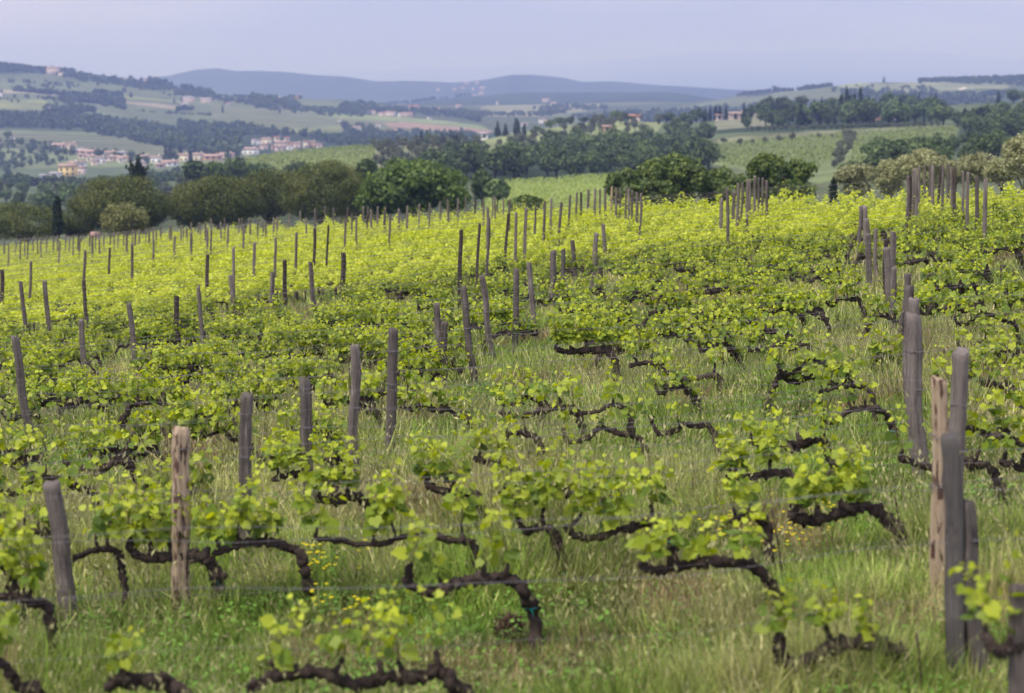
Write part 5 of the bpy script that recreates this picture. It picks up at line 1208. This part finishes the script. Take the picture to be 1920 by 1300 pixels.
# far woods on the hills that read as one mass
def far_woods():
    rg = np.random.default_rng(90); mb = MB()
    protos = []
    for i in range(5):
        r = np.random.default_rng(700 + i); c = cloud(r, round_lobes(r, 1.0, .9, .05, 6, .5), 70, .26, inner=.3); protos.append((np.concatenate(c.v), np.concatenate([f for f in c.f])))
    for i in range(2):
        r = np.random.default_rng(720 + i); c = cloud(r, [((0, 0, f), (.28 * (1.1 - f), .28 * (1.1 - f), .13)) for f in np.linspace(.1, .9, 6)], 60, .24, up=.6); protos.append((np.concatenate(c.v), np.concatenate([f for f in c.f])))
    def put(px, py, ya, yb, h, pointed=0.1, wide=1.0):
        X, Y, z = hit(px, py, ya, yb); k = rg.integers(5, 7) if rg.random() < pointed else rg.integers(0, 5); V, Fq = protos[k]
        a = rg.uniform(0, 6.28); ca, sa = cos(a), sin(a); s = h * .54 * rg.uniform(.65, 1.25); w = s * rg.uniform(.8, 1.2) * wide
        Q = np.stack([(V[:, 0] * ca - V[:, 1] * sa) * w + X, (V[:, 0] * sa + V[:, 1] * ca) * w + Y, V[:, 2] * s + z - .3], 1); mb.add(Q, Fq)
    def fill(poly, ya, yb, n, h, pointed=.1):
        xs = [p[0] for p in poly]; ys = [p[1] for p in poly]; x = rg.uniform(min(xs), max(xs), n * 8); y = rg.uniform(min(ys), max(ys), n * 8); m = np.where(in_poly(x, y, poly))[0][:n]
        for i in m: put(x[i], y[i], ya, yb, h, pointed)
    def line(pts, ya, yb, n, h, jit=1.5, pointed=.1):
        xs = np.array([p[0] for p in pts]); ys = np.array([p[1] for p in pts]); t = np.sort(rg.uniform(0, 1, n)); d = np.linspace(0, 1, len(pts))
        for q in t: put(np.interp(q, d, xs) + rg.normal(0, 1), np.interp(q, d, ys) + rg.normal(0, jit), ya, yb, h, pointed)
    fill([(-20,240),(-20,212),(140,212),(300,238),(345,262),(330,282),(150,246),(80,240)], 1650, 2150, 520, 13, .6)
    fill([(120,215),(330,240),(440,262),(450,292),(420,300),(330,285),(200,245)], 1400, 2000, 330, 13, .4)
    fill([(85,205),(180,200),(178,212),(90,215)], 1800, 2300, 70, 13, .2)
    line([(0,122),(100,130),(160,146),(250,160),(330,170),(400,178)], 2700, 3060, 340, 11, 5, .25)
    fill([(0,115),(60,118),(130,135),(200,150),(180,158),(90,140),(0,132)], 2600, 3050, 150, 10, .2)
    line([(265,153),(300,156),(325,160)], 2700, 3060, 30, 17, 1, .5); line([(345,165),(375,170),(402,178)], 2700, 3060, 50, 16, 2, .3)
    line([(30,168),(120,172),(180,182),(235,194)], 2000, 2600, 150, 13, 2); line([(178,163),(202,170)], 2100, 2700, 24, 12, 2); line([(210,170),(230,178)], 2100, 2700, 20, 12, 2)
    line([(110,182),(170,190),(235,200)], 1900, 2500, 110, 12, 2.5); line([(0,185),(90,186),(140,196)], 1900, 2500, 40, 8, 3)
    line([(150,165),(90,160),(20,158)], 2200, 2900, 34, 10, 4); line([(330,176),(400,184)], 2300, 2900, 40, 10, 2)
    line([(250,196),(330,205),(400,215)], 1900, 2400, 30, 6, 3); line([(330,208),(345,206),(362,206)], 1900, 2500, 26, 10, 1)
    line([(395,184),(470,195),(520,203),(620,212),(680,214)], 2200, 3000, 200, 12, 3); line([(470,186),(500,190),(540,198),(560,203)], 2300, 3000, 90, 14, 3)
    line([(540,178),(570,180)], 2600, 3100, 14, 10, 1); line([(440,180),(520,181)], 2700, 3100, 20, 8, .6)
    fill([(330,232),(460,238),(520,250),(640,260),(700,262),(700,282),(612,270),(604,262),(560,256),(452,256),(446,275),(430,275),(350,262)], 1500, 2250, 420, 12, .3)
    fill([(400,248),(452,262),(450,284),(425,298),(400,280)], 1400, 1900, 80, 16, .7)
    fill([(690,250),(860,250),(930,268),(890,285),(700,290)], 1500, 2200, 330, 11, .2); fill([(640,236),(690,240),(720,252),(650,256)], 1900, 2400, 80, 11, .3)
    line([(640,205),(700,208),(800,212),(870,218),(900,226)], 2300, 3200, 240, 13, 3); fill([(640,196),(700,196),(720,210),(640,214)], 2700, 3300, 120, 13)
    line([(870,216),(920,217),(1020,216),(1060,212)], 2500, 3400, 120, 11, 1.2); line([(1000,207),(1060,203),(1140,205)], 2800, 3600, 90, 12, 2)
    fill([(1060,222),(1300,205),(1420,200),(1560,205),(1740,188),(1860,186),(1860,200),(1500,225),(1130,240)], 1500, 2700, 700, 12, .1)
    line([(1380,178),(1440,168),(1500,158),(1560,153)], 2850, 3200, 140, 9, 2, .35); line([(1452,163),(1462,162)], 2850, 3200, 9, 15, 1, .4); line([(1500,158),(1558,152)], 2850, 3200, 40, 12, 1, .4)
    line([(1720,153),(1780,150),(1860,150),(1940,147)], 2800, 3200, 240, 11, 2.0, .2); fill([(1760,150),(1940,146),(1940,165),(1880,160),(1780,157)], 2600, 3100, 140, 10)
    fill([(1560,172),(1700,176),(1780,182),(1900,176),(1900,186),(1600,186)], 2200, 2900, 200, 12); line([(1600,166),(1720,168),(1760,172)], 2500, 3100, 40, 9, 3)
    line([(0,340),(60,350),(130,352)], 900, 1250, 50, 8, 3); fill([(-10,262),(100,268),(90,300),(150,300),(-10,330)], 1250, 1700, 130, 7, .1)
    fill([(170,348),(260,336),(300,330),(440,322),(430,332),(200,356),(90,356)], 800, 1200, 110, 7, .15); line([(90,286),(180,290),(240,300),(310,306)], 1250, 1600, 60, 8, 4)
    fill([(700,170),(900,176),(760,200),(650,195)], 4400, 5400, 120, 14); 
    link('distant_woods', mb.mesh('distant_woods', M['wood_a']), kind='stuff', label='distant woods and hedges covering the hazy hills', cat='woods')
far_woods()

# ------------------------------------------------------------------ houses
HM = {}
def hm(kind, c):
    if (kind, c) not in HM: HM[(kind, c)] = solid(f'{kind}_paint', c, .85, .10, .6)
    return HM[(kind, c)]
WALLS = {'cream': (.80,.70,.52), 'yellow': (.78,.58,.26), 'white': (.88,.86,.82), 'pink': (.74,.60,.52), 'stone': (.50,.41,.33), 'orange': (.66,.44,.28)}
ROOFS = {'red': (.44,.30,.25), 'brown': (.34,.26,.22), 'grey': (.42,.38,.40), 'orange': (.42,.21,.14)}
GLASS = solid('dark_window', (.05, .055, .07), .3); SHUT = solid('green_shutter', (.06, .12, .09), .6)
def house(px, py, wpx, hpx, ya, yb, wall, roof, label, rot=None, hip=False, tower=False):
    X, Y, z = hit(px, py, ya, yb); w = max(wpx / F * Y, 3); h = max(hpx * 1.15 / F * Y, 2.6); d = min(w * .62, 9); rg = random.Random(int(px * 7 + py))
    o = thing('house', label, 'house', (X, Y, z), rot if rot is not None else rg.uniform(-.35, .35), 'houses in the valley and on the hills')
    mb = MB(); v, f = box(-w / 2, w / 2, -d / 2, d / 2, -2.5, h); mb.add(v, f)
    rh = d * .15
    if not hip: mb.add([(-w/2, -d/2, h), (-w/2, d/2, h), (-w/2, 0, h + rh)], np.array([[0, 2, 1]])); mb.add([(w/2, -d/2, h), (w/2, d/2, h), (w/2, 0, h + rh)], np.array([[0, 1, 2]]))
    link('wall', mb.mesh('wall', hm('wall', WALLS[wall])), o)
    e = .5; i = w * .28 if hip else -e; t = .22; r = MB(); k = rh / (d / 2)
    A = [(-w/2 - e, -d/2 - e, h - k * e), (w/2 + e, -d/2 - e, h - k * e), (w/2 + e, d/2 + e, h - k * e), (-w/2 - e, d/2 + e, h - k * e), (-w/2 + i, 0, h + rh), (w/2 - i, 0, h + rh)]
    A = np.array(A); B = A + [0, 0, t]; V = np.concatenate([A, B]); V[:, 2] += .01
    q = np.array([(6,7,11,10),(8,9,10,11),(0,4,5,1),(2,5,4,3),(0,1,7,6),(2,3,9,8)]); r.add(V, q); r.f.append(np.array([(7,8,11),(9,6,10),(1,5,2),(3,4,0),(1,2,8),(1,8,7),(3,0,6),(3,6,9)]) + r.n - len(V))
    rf = link('roof', r.mesh('roof', hm('roof', ROOFS[roof])), o)
    if w > 6:
        c = MB(); v, f = box(w * .2, w * .2 + .7, -.35, .35, h + rh - .5, h + rh + 1.1); c.add(v, f); link('chimney', c.mesh('chimney', hm('wall', WALLS[wall])), rf)
    nf = max(1, min(4, int(h / 2.9))); nw = max(1, min(7, int(w / 3.2)))
    wm = MB(); ww, wh = .55, .75; v, f = box(-ww, ww, -.05, .05, -wh, wh); wm.add(v, f); wme = wm.mesh('window', GLASS if rg.random() < .5 else SHUT)
    for fl in range(nf):
        for c in range(nw):
            link('window', wme, o, ((c + .5) / nw * w - w / 2, -d / 2 - .03, 1.5 + fl * (h - 1) / nf))
    return o
H = [ # px, py base, width, height, ya, yb, wall, roof, label
 (126,331,32,17,1150,1500,'yellow','red','tall yellow palazzo at the lower left of the village'),
 (150,328,16,12,1200,1500,'pink','red','pink house touching the yellow palazzo on its right'),
 (136,314,20,8,1300,1600,'white','red','white house just above the yellow palazzo'),
 (153,313,14,8,1300,1600,'white','brown','white house with brown roof right of the one above the palazzo'),
 (169,303,17,9,1300,1600,'cream','red','cream house in the middle of the left village'),
 (155,297,18,6,1300,1650,'pink','red','low pink house left of the middle cream one'),
 (188,307,18,10,1250,1550,'white','brown','bright white gabled house in the left village'),
 (176,310,12,8,1250,1550,'pink','red','small pink house left of the white gabled one'),
 (168,291,40,5,1350,1700,'pink','red','long low house with red roof above the middle cream one'),
 (207,296,22,9,1350,1650,'cream','red','cream house with two storeys in the upper village row'),
 (226,294,16,7,1350,1650,'white','grey','pale house with grey roof in the upper village row'),
 (230,302,22,6,1300,1600,'pink','red','low pink house under the upper village row'),
 (205,302,18,6,1300,1600,'pink','brown','low dusky house below the two storey cream one'),
 (225,305,8,7,1250,1550,'white','red','tiny white house near the spiky conifer'),
 (216,300,14,6,1250,1600,'stone','red','stone house left of the tiny white one'),
 (135,281,15,10,1400,1750,'cream','red','cream farmhouse above the village on the left'),
 (112,278,30,5,1400,1750,'pink','red','long pink barn left of the cream farmhouse above the village'),
 (146,288,30,5,1350,1700,'stone','grey','long grey roofed shed below the cream farmhouse'),
 (103,337,20,6,1100,1450,'white','grey','low grey roofed shed left of the yellow palazzo'),
 (79,338,12,5,1050,1400,'white','grey','small bright white shed at the left valley bottom'),
 (30,337,20,6,1050,1450,'pink','red','house with red roof alone near the left edge of the valley'),
 (24,262,6,5,1300,1800,'white','red','tiny house under the wood belt at the far left'),
 (270,303,18,9,1250,1600,'pink','red','pink house right of the spiky conifer'),
 (292,306,20,10,1200,1550,'white','red','white house left of the village cypress clump'),
 (317,312,30,7,1150,1500,'white','red','long pale house in front of the village cypress clump'),
 (262,313,18,7,1150,1500,'pink','grey','dusky house low behind the big domed pine'),
 (300,316,18,5,1150,1500,'stone','red','low stone house at the right village bottom'),
 (345,303,18,11,1200,1500,'cream','red','cream building with red roof left of the tall village cypress'),
 (372,301,20,10,1200,1500,'cream','red','cream building with red roof right of the tall village cypress'),
 (398,300,34,6,1200,1550,'orange','red','long red roofed building running to the green knoll'),
 (425,296,26,4,1250,1600,'pink','red','low red roofed wing at the edge of the green knoll'),
 (470,290,28,9,1400,1800,'white','red','wide bright white house at the left of the second village'),
 (456,288,7,8,1400,1800,'white','brown','narrow white house left of the wide white one'),
 (476,272,8,9,1500,1900,'white','red','tall narrow white house at the top left of the second village'),
 (485,273,7,9,1500,1900,'white','brown','second tall narrow white house at the top left'),
 (500,270,18,8,1500,1900,'cream','red','cream house in the upper part of the second village'),
 (495,281,14,9,1450,1850,'pink','red','pink house in the lower left of the second village'),
 (519,264,11,6,1550,1900,'cream','orange','small cream house topmost in the second village'),
 (527,275,24,7,1450,1850,'cream','red','broad cream house in the heart of the second village'),
 (526,284,20,8,1400,1800,'pink','red','pink house below the broad cream one'),
 (543,282,13,8,1400,1800,'white','red','bright white house at the knoll edge of the second village'),
 (538,265,9,6,1550,1900,'pink','orange','small pink house right of the topmost cream one'),
 (543,274,10,6,1450,1850,'orange','red','small orange house right of the broad cream one'),
 (557,278,14,8,1450,1850,'pink','red','pink red house right of the bright white one'),
 (573,278,10,11,1450,1850,'cream','orange','tall cream house with a tower look at the right of the second village'),
 (585,277,14,9,1450,1850,'orange','red','orange house right of the tall cream one'),
 (599,277,10,5,1450,1850,'pink','red','last small house at the right of the second village'),
 (512,282,7,8,1400,1800,'orange','red','narrow orange house between two cypress shades'),
 (398,262,18,4,1500,2100,'cream','grey','pale shed in the trees left of the second village'),
 (394,240,14,4,1900,2300,'pink','red','red roofed farm in the trees above the valley'),
 (340,235,8,4,1900,2300,'pink','red','tiny red roof at the top of the dark wood'),
 (103,140,24,11,2500,3000,'pink','red','large pink villa just under the left hill crest'),
 (118,143,10,5,2500,3000,'cream','red','small cream annex right of the hilltop villa'),
 (3,182,7,7,2000,2700,'white','red','small white house cut by the left edge on the hill'),
 (92,210,8,8,1800,2300,'white','red','white gable house at the top of the wood belt'),
 (235,150,6,4,2700,3060,'white','red','tiny white house near the left crest'),(275,153,7,5,2700,3060,'pink','red','tiny pink house beneath the crest pines'),(292,154,8,5,2700,3060,'pink','red','second tiny pink house beneath the crest pines'),
 (355,189,22,6,2100,2700,'pink','grey','long pink farm on the middle slope'),(388,192,20,7,2100,2700,'pink','grey','pink farm right of the long pink farm'),(404,184,5,3,2300,2900,'white','red','tiny house right of and above the pink farms'),(430,197,10,3,2100,2800,'pink','red','low pink house down the slope from the pink farms'),
 (348,198,16,3,2000,2600,'white','grey','low whitish greenhouse under the long pink farm'),
 (519,188,7,5,2500,3100,'orange','red','red house amid hedges on the middle slope'),(551,194,5,6,2400,3000,'white','grey','little white house on the open green slope'),(521,203,12,4,2300,2900,'pink','red','dusky farm in the hedge of the middle slope'),(524,180,5,3,2700,3150,'cream','red','tiny cream house on the skyline field'),(556,182,9,4,2700,3150,'orange','red','orange roofed house on the skyline field'),(637,228,6,4,2000,2700,'white','red','little white house left of the white villa'),
 (669,249,16,9,1900,2300,'white','red','white villa with red roof below the brown field'),(687,251,12,4,1800,2300,'pink','red','low pink house right of the white villa'),(710,238,8,4,2000,2400,'white','red','tiny white house left of the brown field'),(737,252,18,6,1700,2200,'orange','red','orange roofed farm below the brown field'),(722,252,9,4,1700,2200,'pink','red','small pink house left of the orange roofed farm'),
 (697,216,14,6,2400,2900,'pink','red','pink house at the left of the ridge hamlet'),(717,218,12,5,2400,2900,'pink','red','second pink house of the ridge hamlet'),(732,219,18,7,2400,2900,'pink','red','largest pink house of the ridge hamlet'),(749,221,4,8,2400,2900,'white','red','white tower house of the ridge hamlet'),(763,220,22,6,2400,2900,'stone','red','long stone house at the right of the ridge hamlet'),(722,209,7,4,2600,3100,'orange','orange','small orange house above the ridge hamlet'),
 (776,204,20,4,2700,3300,'orange','orange','long orange building beyond the ridge hamlet'),(814,207,8,5,2600,3200,'pink','red','pink cube house in the blue trees'),(826,207,5,5,2600,3200,'orange','red','orange cube house in the blue trees'),(860,202,10,4,2700,3400,'pink','red','faint pink farm at the foot of the blue wood'),(805,224,8,2.5,2300,2700,'white','grey','white shed beside the green strip'),
 (822,171,7,4,5500,6480,'stone','red','faint white house on the far blue hill, leftmost'),(853,171,7,4,5500,6480,'stone','red','faint cream house on the far blue hill'),(868,168,7,4,5500,6480,'stone','red','faint house higher on the far blue hill'),(887,170,5,4,5500,6480,'stone','red','tiny faint house on the far blue hill'),(905,169,12,5,5500,6480,'stone','red','largest faint house on the far blue hill'),(903,180,10,6,5500,6480,'stone','red','faint tall house low on the far blue hill'),(890,183,7,4,5500,6480,'stone','red','faint house lowest on the far blue hill'),(876,158,10,3,5500,6480,'stone','red','faint long house near the far crest'),(895,158,8,3,5500,6480,'stone','red','second faint long house near the far crest'),
 (1023,192,13,5,3300,4300,'pink','red','pink farm below the blue wood, left one'),(1038,196,10,3,3200,4200,'pink','red','low red roofed farm below the blue wood'),(1051,210,6,5,2700,3500,'white','orange','small house on the pale far fields'),(932,198,4,6,3000,4000,'pink','grey','small chapel-like house on the pale far fields'),
 (1016,232,12,6,1700,2500,'white','red','white house just behind the knoll'),(985,237,9,5,1500,2400,'pink','red','pink house between the knoll conifers'),(1023,231,6,5,1700,2500,'cream','red','cream house right of the white one behind the knoll'),(978,238,5,5,1500,2400,'white','red','tiny house left of the pink one behind the knoll'),
 (908,262,14,4,700,1000,'white','grey','white roofed shed at the left foot of the knoll'),(1190,226,20,8,800,1000,'pink','orange','long red roofed house on top of the knoll'),(1138,250,15,7,700,900,'orange','red','small orange cottage on the knoll slope'),
 (1347,217,10,7,850,1150,'pink','red','small orange house under the hamlet cypresses'),(1384,212,34,8,850,1150,'stone','brown','long pink stone house of the hamlet'),(1399,206,9,7,900,1200,'orange','orange','small bright orange roofed house of the hamlet'),(1432,213,14,8,850,1150,'pink','red','pink house at the right of the hamlet'),(1419,214,12,5,850,1150,'stone','red','low dusky house in the hamlet'),(1458,202,12,8,950,1250,'stone','red','stone farmhouse left of the hilltop wood'),(1483,198,12,4,950,1250,'pink','red','low pink roof left of the hilltop wood'),
 (1538,184,14,5,1200,2300,'pink','red','pink house peeping over the hilltop wood'),(1577,179,16,5,1200,2400,'pink','red','second pink house over the hilltop wood'),
 (1636,226,26,10,700,1000,'orange','red','red roofed villa in the trees, left of a pair'),(1668,226,26,15,700,1000,'pink','red','purple pink villa in the trees, right of a pair'),(1840,237,12,8,600,900,'pink','red','small pink house in the trees at the right'),(1920,180,10,7,900,1300,'orange','red','orange villa cut by the right edge'),(1895,232,22,4,650,950,'stone','grey','low grey terrace building at the right'),
]
for h_ in H: house(*h_)
def hut():
    p = at(178, 446, 158); X, Y = p[0], 158; z = hz(X, Y); h = float(at(178, 437, 158)[2] - z); w = .22
    o = thing('hut', 'small terracotta hut half hidden by posts under the pines', 'hut', (X, Y, z)); mb = MB(); v, f = box(-w, w, -.8, .8, -1, h - .25); mb.add(v, f); link('wall', mb.mesh('wall', hm('wall', (.48, .33, .27))), o)
    r = MB(); r.add([(-w-.1,-1,h-.25),(w+.1,-1,h-.25),(w+.1,1,h-.25),(-w-.1,1,h-.25),(-w-.1,0,h+.1),(w+.1,0,h+.1)], np.array([(0,1,5,4),(2,3,4,5),(0,3,2,1)])); r.f.append(np.array([(0,4,3),(1,2,5)])); link('roof', r.mesh('roof', hm('roof', (.40, .25, .20))), o)
hut()

# ------------------------------------------------------------------ haze (a closed box of air round everything)
def haze():
    zl, zh = float(ZG.min()), float(ZG.max())
    v, f = box(-16000, 16000, -60, 42300, zl - 1.0, zh + 25.0)
    m, nt, out = nmat('haze_air'); p = nt.nodes.new('ShaderNodeVolumePrincipled')
    p.inputs['Color'].default_value = HAZE_COL; p.inputs['Density'].default_value = HAZE
    p.inputs['Absorption Color'].default_value = (.67, .64, 1, 1); p.inputs['Anisotropy'].default_value = 0.0
    nt.links.new(p.outputs[0], out.inputs['Volume'])
    mb = MB(); mb.add(v, f); link('haze', mb.mesh('haze', m), kind='stuff')
haze()
